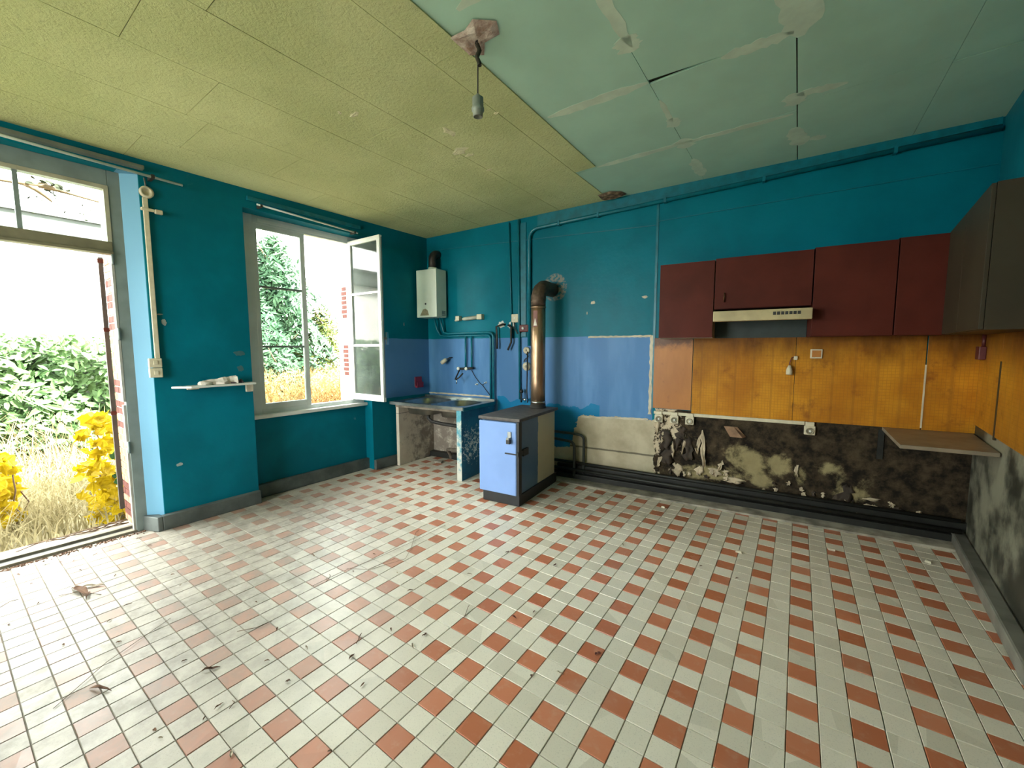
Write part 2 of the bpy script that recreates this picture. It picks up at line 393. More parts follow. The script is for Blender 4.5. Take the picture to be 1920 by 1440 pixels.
m_laurel = leafmat('laurel_leaf', (.036, .078, .026), (.080, .140, .052), .55, .12, 1.5)
m_shrub = leafmat('shrub_leaf', (.02, .048, .027), (.052, .095, .05), .6, .12, 2)
m_shrub2 = leafmat('yellow_green_leaf', (.030, .045, .008), (.060, .075, .014), .6, .15, 3)
m_yellow = leafmat('autumn_yellow_leaf', (.24, .165, .004), (.46, .34, .010), .5, .4, 9)
m_ivy = leafmat('ivy_leaf', (.012, .04, .012), (.03, .08, .025), .35, .1, 9)
m_drygrass = leafmat('dry_grass', (.15, .125, .06), (.27, .235, .13), .8, .3, 1.2)
m_fern = leafmat('dry_bracken', (.15, .085, .03), (.27, .165, .07), .8, .3, 2)
m_dim = leafmat('backlit_vine_leaf', (.010, .012, .007), (.03, .03, .02), .8, .02, 9)
m_soil = simple('meadow_soil', (.20, .17, .085), .95, var=.5, scale=3)
m_facade = simple('whitewashed_facade', (.62, .62, .59), .9, var=.08, scale=1.5)
m_roof = simple('slate_roof', (.035, .035, .034), .8, var=.2, scale=3)
def glass_mat(name, haze):
    n = N(name); g = n.b
    n.done((.85, .95, .90), .04)
    tr = n.n.new('ShaderNodeBsdfTransparent'); tr.inputs[0].default_value = (.90, .96, .92, 1)
    gl = n.n.new('ShaderNodeBsdfGlossy'); gl.inputs['Roughness'].default_value = .03
    df = n.n.new('ShaderNodeBsdfDiffuse'); df.inputs[0].default_value = (.62, .72, .66, 1)
    fr = n.n.new('ShaderNodeFresnel'); fr.inputs[0].default_value = 1.45
    m1 = n.n.new('ShaderNodeMixShader'); n.link(fr.outputs[0], m1.inputs[0]); n.link(tr.outputs[0], m1.inputs[1]); n.link(gl.outputs[0], m1.inputs[2])
    m2 = n.n.new('ShaderNodeMixShader'); n.link(n.math('MULTIPLY', n.noise(6, 5), haze), m2.inputs[0]); n.link(m1.outputs[0], m2.inputs[1]); n.link(df.outputs[0], m2.inputs[2])
    n.link(m2.outputs[0], n.n['Material Output'].inputs[0]); return n.m
m_glass = glass_mat('dusty_window_glass', .03); m_glass2 = glass_mat('reflection_haze_glass', .12)  # second glass: extra dust haze also stands in for the open leaf's reflection

# ================================================================== SETTING
T_END = 6.6            # the left wall runs on behind the camera to here
WIN0, WIN1 = 1.00, 2.40
DOOR0, DOOR1 = 3.17, 4.56
TH = -.50
# ---- floor: concrete base, cement tiles on a grid that the walls do not quite follow
PIT = .11397; GX, GY = .09331, 1.90113
g = G(); g.add([at(FB, -.6, -.15, -.006), at(FB, 6.2, -.15, -.006), (1.8, -2.6, -.006), (-5.1, -2.6, -.006)], [(0, 1, 2, 3)])
floor = struct(g.make('floor', m_grout, recalc=False), 'pale cement tiles with a terracotta square at every second tile')
cells = []
for i in range(-46, 16):
    for j in range(-40, 29):
        x, y = GX + i * PIT, GY + j * PIT
        P = V((x, y, 0)); tl = (P - O).dot(ln); db = (P - O).dot(bn); dr = (P - RC).dot(rn)
        tt = (P - O).dot(ld)
        if db < (.19 if (P - O).dot(bd) > 1.2 else .03) or dr < -.05 or y < -2.4: continue
        lim = -.30 if DOOR0 + .05 < tt < DOOR1 - .05 else (-.13 if WIN0 < tt < WIN1 else .02)
        if tl < lim + .04: continue
        q = P - CAMP; zc = q.dot(fw)
        vis = False; area = 0
        if zc > .15:
            u = 960 + FPX * q.dot(rt2) / zc; v = 720 - FPX * q.dot(up2) / zc
            vis = -20 < u < 1940 and -20 < v < 1460
            area = (FPX * PIT) ** 2 * 1.6 / zc ** 3
        cells.append((area if vis else 0, i, j, x, y, (i % 2 == 0 and j % 2 == 0)))
cells.sort(key=lambda c: -c[0])
def tile_pts(x, y, dz, tx, ty, h=PIT / 2 - .0011):
    b = .0022
    top = [(sx * (h - b), sy * (h - b)) for sx, sy in ((-1, -1), (1, -1), (1, 1), (-1, 1))]
    bot = [(sx * h, sy * h) for sx, sy in ((-1, -1), (1, -1), (1, 1), (-1, 1))]
    return [V((x + a, y + b_, -.004 + dz + a * tx + b_ * ty)) for a, b_ in bot] + [V((x + a, y + b_, dz + a * tx + b_ * ty)) for a, b_ in top]
TF = [(4, 5, 6, 7), (0, 1, 5, 4), (1, 2, 6, 5), (2, 3, 7, 6), (3, 0, 4, 7)]
near = cells[:300]; rest = cells[300:]
gw, gr = G(), G()
tile_me = {}
for red in (False, True):
    q = G().add(tile_pts(0, 0, 0, 0, 0), TF)
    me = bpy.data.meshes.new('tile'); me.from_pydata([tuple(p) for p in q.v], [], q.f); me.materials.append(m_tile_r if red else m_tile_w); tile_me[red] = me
for a, i, j, x, y, red in near:
    o = bpy.data.objects.new('tile', tile_me[red]); COL.objects.link(o); o.parent = floor
    o.location = (x, y, random.uniform(-.0006, .0006)); o.rotation_euler = (random.gauss(0, .003), random.gauss(0, .003), random.gauss(0, .002))
for a, i, j, x, y, red in rest:
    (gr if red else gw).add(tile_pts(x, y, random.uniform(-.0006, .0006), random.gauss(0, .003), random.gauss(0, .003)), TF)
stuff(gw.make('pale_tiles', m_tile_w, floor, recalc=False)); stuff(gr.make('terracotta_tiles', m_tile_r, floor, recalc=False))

# ---- walls
m_wl = wall_left_mat(); m_wb = wall_back_mat(); m_wr = wall_right_mat()
ZC = 3.45
g = G()
g.prism(FL, [(-.3, 0), (WIN0, 0), (WIN0, -.24), (1.13, -.24), (1.13, TH), (-.3, TH)], 0, ZC)                      # right of window
g.prism(FL, [(WIN1, 0), (DOOR0, 0), (3.27, -.10), (3.27, -.17), (3.335, -.17), (3.335, TH), (2.30, TH), (2.30, -.24), (WIN1, -.24)], 0, ZC)   # pier
g.prism(FL, [(WIN0, -.16), (WIN1, -.16), (WIN1, -.24), (2.30, -.24), (2.30, TH), (1.13, TH), (1.13, -.24), (WIN0, -.24)], 0, .86)     # under the window
g.box(FL, WIN0, WIN1, TH, 0, 2.985, ZC)
g.box(FL, DOOR0, DOOR1, TH, 0, 3.04, ZC)
g.prism(FL, [(DOOR1, 0), (T_END, 0), (T_END, TH), (4.45, TH), (4.45, -.17), (4.46, -.10)], 0, ZC)
wall_left = struct(g.make('wall_left', m_wl), 'teal painted wall with the garden door and the window')
g = G(); g.box(FB, -.4, RS + .5, -.3, 0, 0, ZC + .1)
wall_back = struct(g.make('wall_back', m_wb), 'teal and blue painted wall, burnt black at the lower right')
g = G(); g.box(FR, -.2, 7.4, -.3, 0, 0, ZC + .1)
wall_right = struct(g.make('wall_right', m_wr), 'dark grimy wall at the right edge')
# rear wall behind the camera, with an unseen tall window added for fill light
FILL_WIN = [(-4.45, -2.4)]; RZ0, RZ1 = .80, 3.00
g = G()
g.box(FW, -5.3, FILL_WIN[0][0], -2.65, -2.35, 0, 3.5); g.box(FW, FILL_WIN[0][1], 2.2, -2.65, -2.35, 0, 3.5)
for a, b in FILL_WIN: g.box(FW, a, b, -2.65, -2.35, 0, RZ0); g.box(FW, a, b, -2.65, -2.35, RZ1, 3.5)
wall_rear = struct(g.make('wall_rear', simple('rear_wall_paint', (.55, .58, .52), .7)), 'pale wall behind the camera with one tall window added for fill light')
for k, (a, b) in enumerate(FILL_WIN):
    g = G(); m_ = (a + b) / 2
    for x0, x1 in ((a, a + .06), (m_ - .04, m_ + .04), (b - .06, b)): g.box(FW, x0, x1, -2.55, -2.48, RZ0, RZ1)
    for z0, z1 in ((RZ0, RZ0 + .07), (RZ1 - .07, RZ1), (1.85, 1.88)): g.box(FW, a + .06, b - .06, -2.54, -2.49, z0, z1)
    struct(g.make('window_%d' % (k + 2), m_white))  # frame of the added fill-light window, out of view

# ---- window reveal bricks (outside, right jamb)
for z0, nb in ((1.245, 7), (1.99, 7)):
    for k in range(nb):
        w0 = -.285 if k % 2 else -.27; w1 = -.40 if k % 2 else -.385
        q = G(); q.box(FL, 1.12, 1.136, w1, w0, z0 + k * .058, z0 + k * .058 + .044)
        q.make('brick', m_brick, wall_left)
# door reveal bricks: whole courses on the jamb outside the frame
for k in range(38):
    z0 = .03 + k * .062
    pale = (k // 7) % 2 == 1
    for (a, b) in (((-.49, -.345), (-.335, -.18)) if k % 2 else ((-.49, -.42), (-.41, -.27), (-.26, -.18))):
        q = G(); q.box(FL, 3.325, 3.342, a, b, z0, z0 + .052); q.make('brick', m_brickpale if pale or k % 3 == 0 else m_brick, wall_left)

# ---- ceiling
g = G(); 
cx = [(-5.2, -2.6), (2.3, -2.6), (2.3, 5.3), (-5.2, 5.3)]
g.hexa([V((x, y, ceil_z(x, y) + .028)) for x, y in cx] + [V((x, y, ceil_z(x, y) + .16)) for x, y in cx])
ceiling = struct(g.make('ceiling', m_ceil), 'ceiling of yellow fibreboard on the left and green plasterboard on the right')
def wallclip(x): return O.y + (x - O.x) * .0845 + .02
def cboard(name, poly, mat, drop=0.0, th=.012, tilt=(0, 0), parent=None):
    q = G(); cx_ = sum(p[0] for p in poly) / len(poly); cy_ = sum(p[1] for p in poly) / len(poly); n = len(poly)
    zf = lambda x, y: ceil_z(x, y) - drop + (x - cx_) * tilt[0] + (y - cy_) * tilt[1]
    q.add([V((x, y, zf(x, y))) for x, y in poly] + [V((x, y, zf(x, y) + th)) for x, y in poly],
          [tuple(range(n)), tuple(range(n, 2 * n))[::-1]] + [(i, (i + 1) % n, n + (i + 1) % n, n + i) for i in range(n)])
    return q.make(name, mat, parent or ceiling)
xs = [-4.75, -4.075, -3.51, -2.955, -2.415, -1.805]
GAPC = .0018
for c in range(5):
    x0, x1 = xs[c] + GAPC, xs[c + 1] - (.0035 if c == 4 else GAPC)
    ys = [-2.5, [-.9, -.2, -1.1, -.4, -.8][c], [1.05, 1.28, 1.15, .7, .9][c], [2.5, 1.95, 2.85, 2.1, 2.3][c], [3.6, 3.2, 3.9, 3.35, 3.7][c], 5.0]
    for k in range(5):
        y0, y1 = ys[k] + GAPC, min(ys[k + 1] - GAPC, wallclip(x0))
        cboard('fibreboard_panel', [(x0, y0), (x1, y0), (x1, y1 if k < 4 else wallclip(x1)), (x0, y1)], m_board, random.uniform(0, .0012), .014, (random.uniform(-.0012, .0012), random.uniform(-.0006, .0006)))
for y0, y1 in ((-2.5, -.3), (-.3, 1.82), (1.82, 3.64)):
    cboard('fibreboard_panel', [(xs[5] + GAPC, y0 + GAPC), (-1.585 - (.085 if y1 > 3 else 0) , y1 - GAPC) if False else (-1.585, y0 + GAPC), (-1.60 if y1 > 3 else -1.585, y1 - GAPC), (xs[5] + GAPC, y1 - GAPC)], m_board, .002, .016)
gx = [-1.83, -.855, -.09, .68, 1.9]
gy = [[-2.5, .2, 2.72, 3.69, 5.2], [-2.5, .9, 2.77, 3.70, 5.2], [-2.5, 1.3, 3.60, 5.2], [-2.5, 1.6, 3.66, 5.2]]
for c in range(4):
    for k in range(len(gy[c]) - 1):
        x0, x1 = gx[c] + .0015, gx[c + 1] - .0015; y0, y1 = gy[c][k] + .0015, gy[c][k + 1] - .0015
        last = k == len(gy[c]) - 2
        poly = [(x0, y0), (x1, y0), (x1, wallclip(x1) if last else y1), (x0, wallclip(x0) if last else y1)]
        tilt = (0, 0); drop = -.006
        if c == 1 and k == 1: poly = [(x0, y0), (x1, y0), (x1, y1), (-.42, y1), (x0, y1 - .045)]
        if c == 2 : poly = [(x + .004 if i in (0, 3) else x, y) for i, (x, y) in enumerate(poly)]
        if c == 3 and last: poly = [(x, y + (.012 if i < 2 else 0)) for i, (x, y) in enumerate(poly)]
        cboard('plasterboard_panel', poly, m_green, drop, .0125, tilt)
# joint filler, troweled on in ragged strips
def ragged(p0, p1, w, n=14, seed=0):
    r = random.Random(seed); p0 = V((*p0, 0)); p1 = V((*p1, 0)); t = (p1 - p0).normalized(); nn = V((-t.y, t.x, 0)); L_ = (p1 - p0).length
    a, b = [], []
    for i in range(n + 1):
        k = i / n; e = min(1, 4 * min(k, 1 - k) + .25)
        a.append(p0 + t * (k * L_) + nn * (w * e * r.uniform(.65, 1.1))); b.append(p0 + t * (k * L_) - nn * (w * e * r.uniform(.65, 1.1)))
    return [(p.x, p.y) for p in a + b[::-1]]
def filler(p0, p1, w, seed, n=14):
    pl = ragged(p0, p1, w, n, seed); m_ = len(pl); q = G(); h = m_ // 2
    q.add([V((x, y, ceil_z(x, y) + .0052)) for x, y in pl] + [V((x, y, ceil_z(x, y) + .0068)) for x, y in pl],
          [(i, i + 1, m_ - 2 - i, m_ - 1 - i) for i in range(h - 1)] + [(m_ + i, m_ + m_ - 1 - i, m_ + m_ - 2 - i, m_ + i + 1) for i in range(h - 1)]
          + [(i, m_ + i, m_ + (i + 1) % m_, (i + 1) % m_) for i in range(m_)])
    q.make('filler_strip', m_filler, ceiling)
for k, (p0, p1, w) in enumerate([((-1.56, 2.70), (-.86, 2.745), .045), ((-.45, 2.785), (-.10, 2.80), .05), ((-1.60, 3.675), (-.86, 3.70), .04), ((-.86, 3.70), (-.11, 3.745), .035),
        ((-.86, 1.5), (-.84, 2.38), .035), ((-.855, 2.28), (-.85, 2.42), .075), ((-.85, 2.98), (-.85, 3.32), .02), ((-.845, 3.25), (-.845, 3.4), .055), ((-.85, 3.62), (-.85, 3.80), .08),
        ((-.85, 4.05), (-.85, 4.50), .055), ((-.07, 2.2), (-.07, 2.86), .10), ((-.10, 3.48), (.18, 3.53), .045), ((-.12, 3.45), (-.09, 3.62), .07), ((-.11, 3.98), (-.06, 4.35), .07), ((.0, 4.25), (.10, 4.32), .045),
        ((-1.45, 1.62), (-.7, 1.50), .05)]):
    filler(p0, p1, w, k)
# the broken plaster round the lamp hook and the hole at the wall
def lump(name, pts, mat, dz, parent, seed):
    r = random.Random(seed); q = G(); n = len(pts); cx_ = sum(p[0] for p in pts) / n; cy_ = sum(p[1] for p in pts) / n
    vs = [V((x, y, ceil_z(x, y) - .001)) for x, y in pts]; mid = []
    for f_ in (.7, .4):
        for x, y in pts: mid.append(V((cx_ + (x - cx_) * f_, cy_ + (y - cy_) * f_, ceil_z(x, y) - dz * r.uniform(.3, 1.1))))
    vs = vs + mid + [V((cx_, cy_, ceil_z(cx_, cy_) - dz * .5))]
    fs = []
    for l_ in range(2):
        fs += [(l_ * n + i, l_ * n + (i + 1) % n, (l_ + 1) * n + (i + 1) % n, (l_ + 1) * n + i) for i in range(n)]
    fs += [(2 * n + i, 2 * n + (i + 1) % n, 3 * n) for i in range(n)]
    q.add(vs, fs); return q.make(name, mat, parent)
lump('plaster_patch', [(-1.60, 1.72), (-1.50, 1.73), (-1.42, 1.70), (-1.33, 1.78), (-1.37, 1.86), (-1.47, 1.86), (-1.53, 1.93), (-1.60, 1.88)], m_rose, .014, ceiling, 3)
lump('plaster_patch', [(-1.86, 4.30), (-1.72, 4.28), (-1.62, 4.36), (-1.60, 4.47), (-1.74, 4.52), (-1.88, 4.46)], simple('crumbled_brown_plaster', (.36, .24, .16), .9, dark=(.06, .035, .02), scale=22, bump=.6), .02, ceiling, 5)

def ceil_pt(u, v):
    d = ray(u, v); z = 3.2
    for _ in range(12): p = CAMP + d * ((z - CAMP.z) / d.z); z = ceil_z(p.x, p.y)
    return p
m_torn = simple('torn_pale_fibre', (.80, .77, .52), .9, var=.2, scale=20, bump=.4)
for k, (u, v, w, h) in enumerate([(665, 215, .05, .03), (842, 247, .05, .09), (862, 284, .10, .06), (918, 318, .04, .03), (637, 211, .02, .02), (880, 290, .05, .03), (930, 212, .03, .02)]):
    p = ceil_pt(u, v); r = random.Random(k)
    lump('torn_fibre', [(p.x + math.cos(a * .7) * w * r.uniform(.4, 1.1), p.y + math.sin(a * .7) * h * r.uniform(.4, 1.1)) for a in range(9)], m_torn, .005, ceiling, k + 50)

# ---- skirtings
g = G(); g.box(FL, WIN1, 3.20, 0, .06, 0, .13); g.box(FL, 0, WIN0, 0, .05, 0, .13); g.box(FL, WIN0 - .02, WIN1, -.16, -.10, 0, .14); g.box(FL, DOOR1, T_END, 0, .06, 0, .13)
g.prism(FL, [(3.20, .06), (3.235, .06), (3.30, -.10), (3.20, -.10)], 0, .13)
struct(g.make('baseboard_left', m_base, bevel=.006))
g = G(); g.box(FB, 0, RS, 0, .10, 0, .075); g.box(FB, 2.1, RS, 0, .045, .075, .17)
struct(g.make('baseboard_back', m_soot, bevel=.006))
g = G(); g.box(FB, 1.25, RS, .05, .27, -.01, .018)
curb = struct(g.make('trim_1', m_concrete, bevel=.006), 'grimy concrete kerb along the foot of the burnt wall')
g = G(); g.box(FR, .0, 7, 0, .085, 0, .09)
struct(g.make('baseboard_right', simple('worn_grey_skirting', (.22, .21, .18), .5, var=.5, scale=5), bevel=.012))

# ================================================================== WINDOW
win = thing('window_1', 'white casement window above the sill, right leaf open into the room', 'window', at(FL, 1.7, -.2, .86)); win['kind'] = 'structure'; del win['category']
fd0, fd1 = -.235, -.17
g = G(); g.box(FL, 2.25, 2.398, fd0, fd1, .86, 2.985); g.box(FL, 1.002, 1.165, fd0, fd1, .86, 2.985)
g.box(FL, 1.165, 2.25, fd0, fd1, 2.90, 2.985); g.box(FL, 1.165, 2.25, fd0, fd1, .86, .935)
g.make('window_frame', m_frame_w := simple('greyed_white_window_paint', (.60, .65, .63), .45, var=.12, scale=5), win, bevel=.004)
g = G(); g.box(FL, 1.0, 2.40, -.17, -.095, .85, .89); g.make('window_sill', m_white, win, bevel=.006)
g = G(); g.box(FL, 1.30, 2.2, -.178, -.165, 2.925, 2.955); g.make('head_bead', m_white, win)
def sash(org, du, dn, width, z0, z1, muntin, rail_h):
    """leaf in plane: org + du*w, thickness along dn"""
    fr = (org, du, dn); st = .052
    q = G(); q.box(fr, 0, st, -.02, .02, z0, z1); q.box(fr, width - st, width, -.02, .02, z0, z1)
    q.box(fr, st, width - st, -.02, .02, z1 - .055, z1); q.box(fr, st, width - st, -.02, .02, z0, z0 + rail_h)
    return fr, q, st
fr, q, st = sash(at(FL, 2.262, -.195, 0), -ld, ln, .555, .925, 2.91, None, .075)
s1 = q.make('sash', m_frame_w, win, bevel=.004)
zz = [1.0, 1.617, 2.255, 2.855]
for a in (1.617, 2.255):
    q = G(); q.box(fr, st, .555 - st, -.012, .016, a - .011, a + .011); q.make('glazing_bar', m_frame, s1)
for a, b in ((1.0, 1.606), (1.628, 2.244), (2.266, 2.855)):
    q = G(); q.box(fr, st - .005, .555 - st + .005, -.003, .001, a - .004, b + .004); q.make('pane', m_glass, s1)
# open leaf, square to the wall
hd = (ln * .995 + ld * (-.04)).normalized(); hn = V((hd.y, -hd.x, 0))
fr, q, st = sash(at(FL, 1.145, -.175, 0), hd, hn, .61, .945, 2.925, None, .075)
m_sash_white = m_white  # open leaf uses the same plain white paint as the sill
s2 = q.make('sash', m_sash_white, win, bevel=.004)
for a in (1.632, 2.268):
    q = G(); q.box(fr, st, .61 - st, -.014, .014, a - .013, a + .013); q.make('glazing_bar', m_sash_white, s2)
for a, b in ((1.02, 1.619), (1.645, 2.255), (2.281, 2.87)):
    q = G(); q.box(fr, st - .005, .61 - st + .005, -.002, .002, a - .004, b + .004); q.make('pane', m_glass2, s2)
q = G(); q.box(fr, .606, .622, -.008, .008, 1.0, 2.9); q.make('espagnolette_rod', m_frame, s2)
q = G(); q.box(fr, .60, .65, -.03, -.015, 1.70, 1.73); q.box(fr, .635, .65, -.045, -.015, 1.64, 1.79); q.make('handle', m_chrome, s2)

# ================================================================== DOOR
door = thing('door_1', 'grey garden door frame with glazed transom, standing open', 'door', at(FL, 3.9, -.13, 0)); door['kind'] = 'structure'; del door['category']
f0, f1 = -.165, -.10
g = G(); g.box(FL, 3.262, 3.345, f0, f1, 0, 3.04); g.box(FL, 4.395, 4.50, f0, f1, 0, 3.04); g.box(FL, 3.345, 4.395, f0, f1, 2.915, 3.04)
fo = g.make('door_frame', m_frame, door, bevel=.004)
g = G(); g.box(FL, 3.345, 4.395, f0, f1 + .01, 2.385, 2.47); g.box(FL, 3.345, 4.395, f0, f1 + .025, 2.37, 2.392); g.make('transom_rail', m_frame_dark, door, bevel=.004)
g = G(); g.box(FL, 3.345, 3.372, f0, f1 + .005, 2.47, 2.915); g.box(FL, 3.372, 4.395, f0, f1 + .005, 2.885, 2.915); g.make('transom_bead', simple('cream_bead', (.42, .40, .30), .5), door)
for a in (3.83, 4.12):
    g = G(); g.box(FL, a - .013, a + .013, f0 + .01, f1 - .005, 2.47, 2.915); g.make('glazing_bar', m_frame, door)
for a, b in ((3.36, 3.82), (3.84, 4.11), (4.13, 4.395)):
    g = G(); g.box(FL, a, b, -.138, -.134, 2.46, 2.925); g.make('pane', m_glass, door)
for z0, z1 in ((.02, .74), (.77, 1.12), (1.15, 1.70), (1.74, 2.33)):
    g = G(); g.box(FL, 3.343, 3.362, -.155, -.098 if z0 > 1 else -.11, z0, z1); g.make('rebate_strip', simple('pale_rebate_paint', (.36, .36, .32), .55), door, bevel=.003)
for z in (.755, 1.72, 2.34):
    g = G(); g.lathe(at(FL, 3.352, -.095, z - .05), (0, 0, 1), [(.008, 0), (.009, .02), (.008, .1)], 10); g.make('hinge', m_frame, door)
g = G(); g.box(FL, 3.29, 4.45, -.32, -.25, -.03, .012); g.box(FL, 3.29, 4.45, -.25, -.235, -.03, .026); g.box(FL, 3.29, 4.45, -.165, -.10, -.02, .022)
g.make('threshold', simple('worn_threshold', (.17, .155, .115), .7, var=.4, scale=9, bump=.3), door, bevel=.004)
g = G(); g.box(FL, 3.29, 4.45, -.235, -.165, -.03, .006); g.make('rail_channel', m_dark, door)
# folded shutter edge outside
sh = thing('shutter', 'dark folded shutter edge against the outer door jamb', 'shutter', at(FL, 3.34, -.53, .1))
g = G(); g.box(FL, 3.340, 3.372, -.535, -.505, .12, 2.40); g.make('shutter_leaf', m_shut := simple('dark_shutter', (.07, .065, .06), .6), sh)
for z in (1.0, 1.75, 2.35):
    g = G(); g.box(FL, 3.335, 3.378, -.505, -.498, z, z + .035); g.make('hinge_strap', m_brick, sh)

# ================================================================== mouldings on the walls
def plank(name, fr, poly, d0, d1, mat, parent, bevel=0): return G().plate(fr, poly, d0, d1).make(name, mat, parent, bevel=bevel)
# flat lining joints on the back wall
for nm, poly in (('cover_strip', [(3.205, .93), (3.228, .93), (3.234, 3.26), (3.211, 3.26)]), ('lining_joint', [(0.02, 2.992), (3.2, 2.893), (3.2, 2.901), (0.02, 3.0)]), ('lining_joint', [(3.23, 2.93), (5.7, 2.98), (5.7, 2.986), (3.23, 2.936)])):
    plank(nm, FB, poly, 0, .008, m_tealp, wall_back)
# dark upper box-out along the ceiling right of the pipes
plank('ceiling_fillet', FB, [(1.80, 3.09), (3.3, 3.15), (5.7, 3.27), (5.7, 3.36), (1.80, 3.30)], 0, .012, m_tealp, wall_back)
plank('duct_strip', FB, [(1.56, 1.74), (1.64, 1.74), (1.64, 3.16), (1.56, 3.16)], 0, .015, m_tealp, wall_back)
# raw plaster edges
def ragplate(name, pts, w, horizontal, mat, seed):
    r = random.Random(seed); n = 24; a, b = [], []
    for i in range(n + 1):
        k = i / n; s_ = pts[0][0] + (pts[1][0] - pts[0][0]) * k; z_ = pts[0][1] + (pts[1][1] - pts[0][1]) * k
        e = w * r.uniform(.55, 1.1); e2 = w * r.uniform(.55, 1.1)
        if horizontal: a.append((s_, z_ + e)); b.append((s_, z_ - e2))
        else: a.append((s_ + e, z_)); b.append((s_ - e2, z_))
    q = G(); p = a + b[::-1]; m_ = len(p)
    q.add([at(FB, x, .001, z) for x, z in p] + [at(FB, x, .009, z) for x, z in p],
          [(m_ + i, m_ + i + 1, 2 * m_ - 2 - i, 2 * m_ - 1 - i) for i in range(n)] + [(i, (i + 1) % m_, m_ + (i + 1) % m_, m_ + i) for i in range(m_)])
    return q.make(name, mat, wall_back)
m_raw = simple('raw_plaster_edge', (.66, .60, .47), .9, var=.25, scale=14, bump=.4)
ragplate('plaster_edge', [(2.47, 1.722), (3.19, 1.722)], .013, True, m_raw, 1)
ragplate('plaster_edge', [(3.193, .86), (3.193, 1.73)], .018, False, m_raw, 2)
ragplate('plaster_edge', [(0.0, .935), (1.1, .935)], .012, True, m_raw, 3)
ragplate('plaster_edge', [(2.40, .765), (3.18, .80)], .014, True, m_raw, 4)
# splashback sheets
for a, b, m_ in ((3.225, 3.612, m_panel), (3.618, 4.50, m_splash), (4.503, 5.392, m_splash), (5.40, RS, m_splash)):
    za, zb = (.925, 1.70)
    g = G(); g.box(FB, a, b, 0, .010, .905 if a > 3.3 else .935, zb); g.make('splashback_panel', m_, wall_back, bevel=.002)
g = G(); g.box(FB, 5.39, 5.401, .0, .014, .92, 1.45); g.make('sheet_edge', m_cream, wall_back)
for a, b in ((.012, .62), (.625, 1.4), (1.405, 3.2)):
    g = G(); g.box(FR, a, b, 0, .010, .98, 1.70); g.make('splashback_panel', m_splash, wall_right, bevel=.002)
g = G(); g.box(FR, .60, .635, .0, .012, .96, 1.5); g.make('sheet_edge', m_cabr, wall_right)
# blistered paper and paint peeling off the burnt wall
def flake(s0, z0, w, h, curl, mat, seed, lean=0.0):
    r = random.Random(seed); nx, nz = 4, 6; q = G(); vs = []
    for j in range(nz + 1):
        rw = r.uniform(.35, 1.05) * (.45 if j in (0, nz) else 1); ro = r.uniform(-.16, .16) * w
        for i in range(nx + 1):
            k = j / nz; x = s0 + ro + (i / nx - .5) * w * rw + lean * k
            d = .004 + curl * (1 - k) ** 1.6 * (1 + .5 * math.sin(i * 1.9 + seed)) + r.uniform(0, .006)
            vs.append(at(FB, x, d, z0 + k * h + r.uniform(-.022, .022) * min(1, h * 6)))
    fs = [(j * (nx + 1) + i, j * (nx + 1) + i + 1, (j + 1) * (nx + 1) + i + 1, (j + 1) * (nx + 1) + i) for j in range(nz) for i in range(nx)]
    q.add(vs, fs, True); o = q.make('paint_flake', mat, wall_back, recalc=False)
    sd = o.modifiers.new('thick', 'SOLIDIFY'); sd.thickness = .003
m_flake = simple('peeled_cream_paper', (.56, .46, .32), .8, var=.35, scale=14)
m_flake2 = simple('scorched_paper', (.055, .038, .026), .8, var=.5, scale=12)
for k, (s0, z0, w, h, c, m_, le) in enumerate([(3.76, .36, .055, .36, .05, m_flake, -.03), (3.69, .50, .04, .17, .03, m_flake, .02), (3.36, .50, .15, .20, .035, m_flake2, 0), (3.40, .33, .14, .22, .03, m_flake2, .02), (3.50, .50, .06, .24, .04, m_flake2, .02),
        (3.53, .62, .13, .12, .03, m_flake2, -.02), (3.60, .40, .13, .24, .035, m_flake2, 0), (3.30, .30, .05, .10, .03, m_flake, .03), (3.27, .66, .07, .16, .02, m_flake, 0), (3.33, .56, .08, .12, .03, m_flake, 0), (3.46, .42, .03, .17, .03, m_flake, -.02),
        (3.54, .46, .025, .2, .04, m_flake, .03), (3.90, .34, .05, .09, .03, m_flake, .03), (3.86, .27, .12, .07, .02, m_flake, 0), (3.72, .25, .10, .10, .02, m_flake, 0), (3.98, .24, .03, .06, .02, m_flake, 0), (4.05, .22, .22, .06, .02, m_flake, 0),
        (3.50, .22, .10, .12, .02, m_flake, 0), (4.40, .16, .06, .07, .02, m_flake, 0), (4.62, .17, .05, .06, .02, m_flake, .01), (4.56, .38, .035, .11, .02, m_flake, 0), (4.93, .20, .19, .14, .02, m_flake2, .05), (5.02, .12, .05, .06, .03, m_flake, 0), (5.12, .24, .12, .02, .02, m_flake, 0), (5.10, .17, .08, .03, .02, m_flake, 0)]):
    flake(s0, z0, w, h, c, m_, k, le)
for k in range(20):
    s0 = 3.42 + k * .105 + random.uniform(-.05, .05)
    flake(s0, .16 + random.uniform(0, .16) * (1 if k < 12 else .4), random.uniform(.02, .07), random.uniform(.015, .05), .02, m_flake if k % 3 else m_flake2, k + 60, 0)
def blob(name, s0, z0, rx, rz, mat, seed, parent, fr=FB):
    r = random.Random(seed); n = 22; p = []
    for i in range(n):
        a = i * 2 * math.pi / n; k = 1 + .35 * mnoise.noise(V((math.cos(a) * 1.7 + seed * 3.1, math.sin(a) * 1.7, seed))) + r.uniform(-.14, .14)
        p.append((s0 + math.cos(a) * rx * k, z0 + math.sin(a) * rz * k))
    return G().plate(fr, p, .0005, .003).make(name, mat, parent)

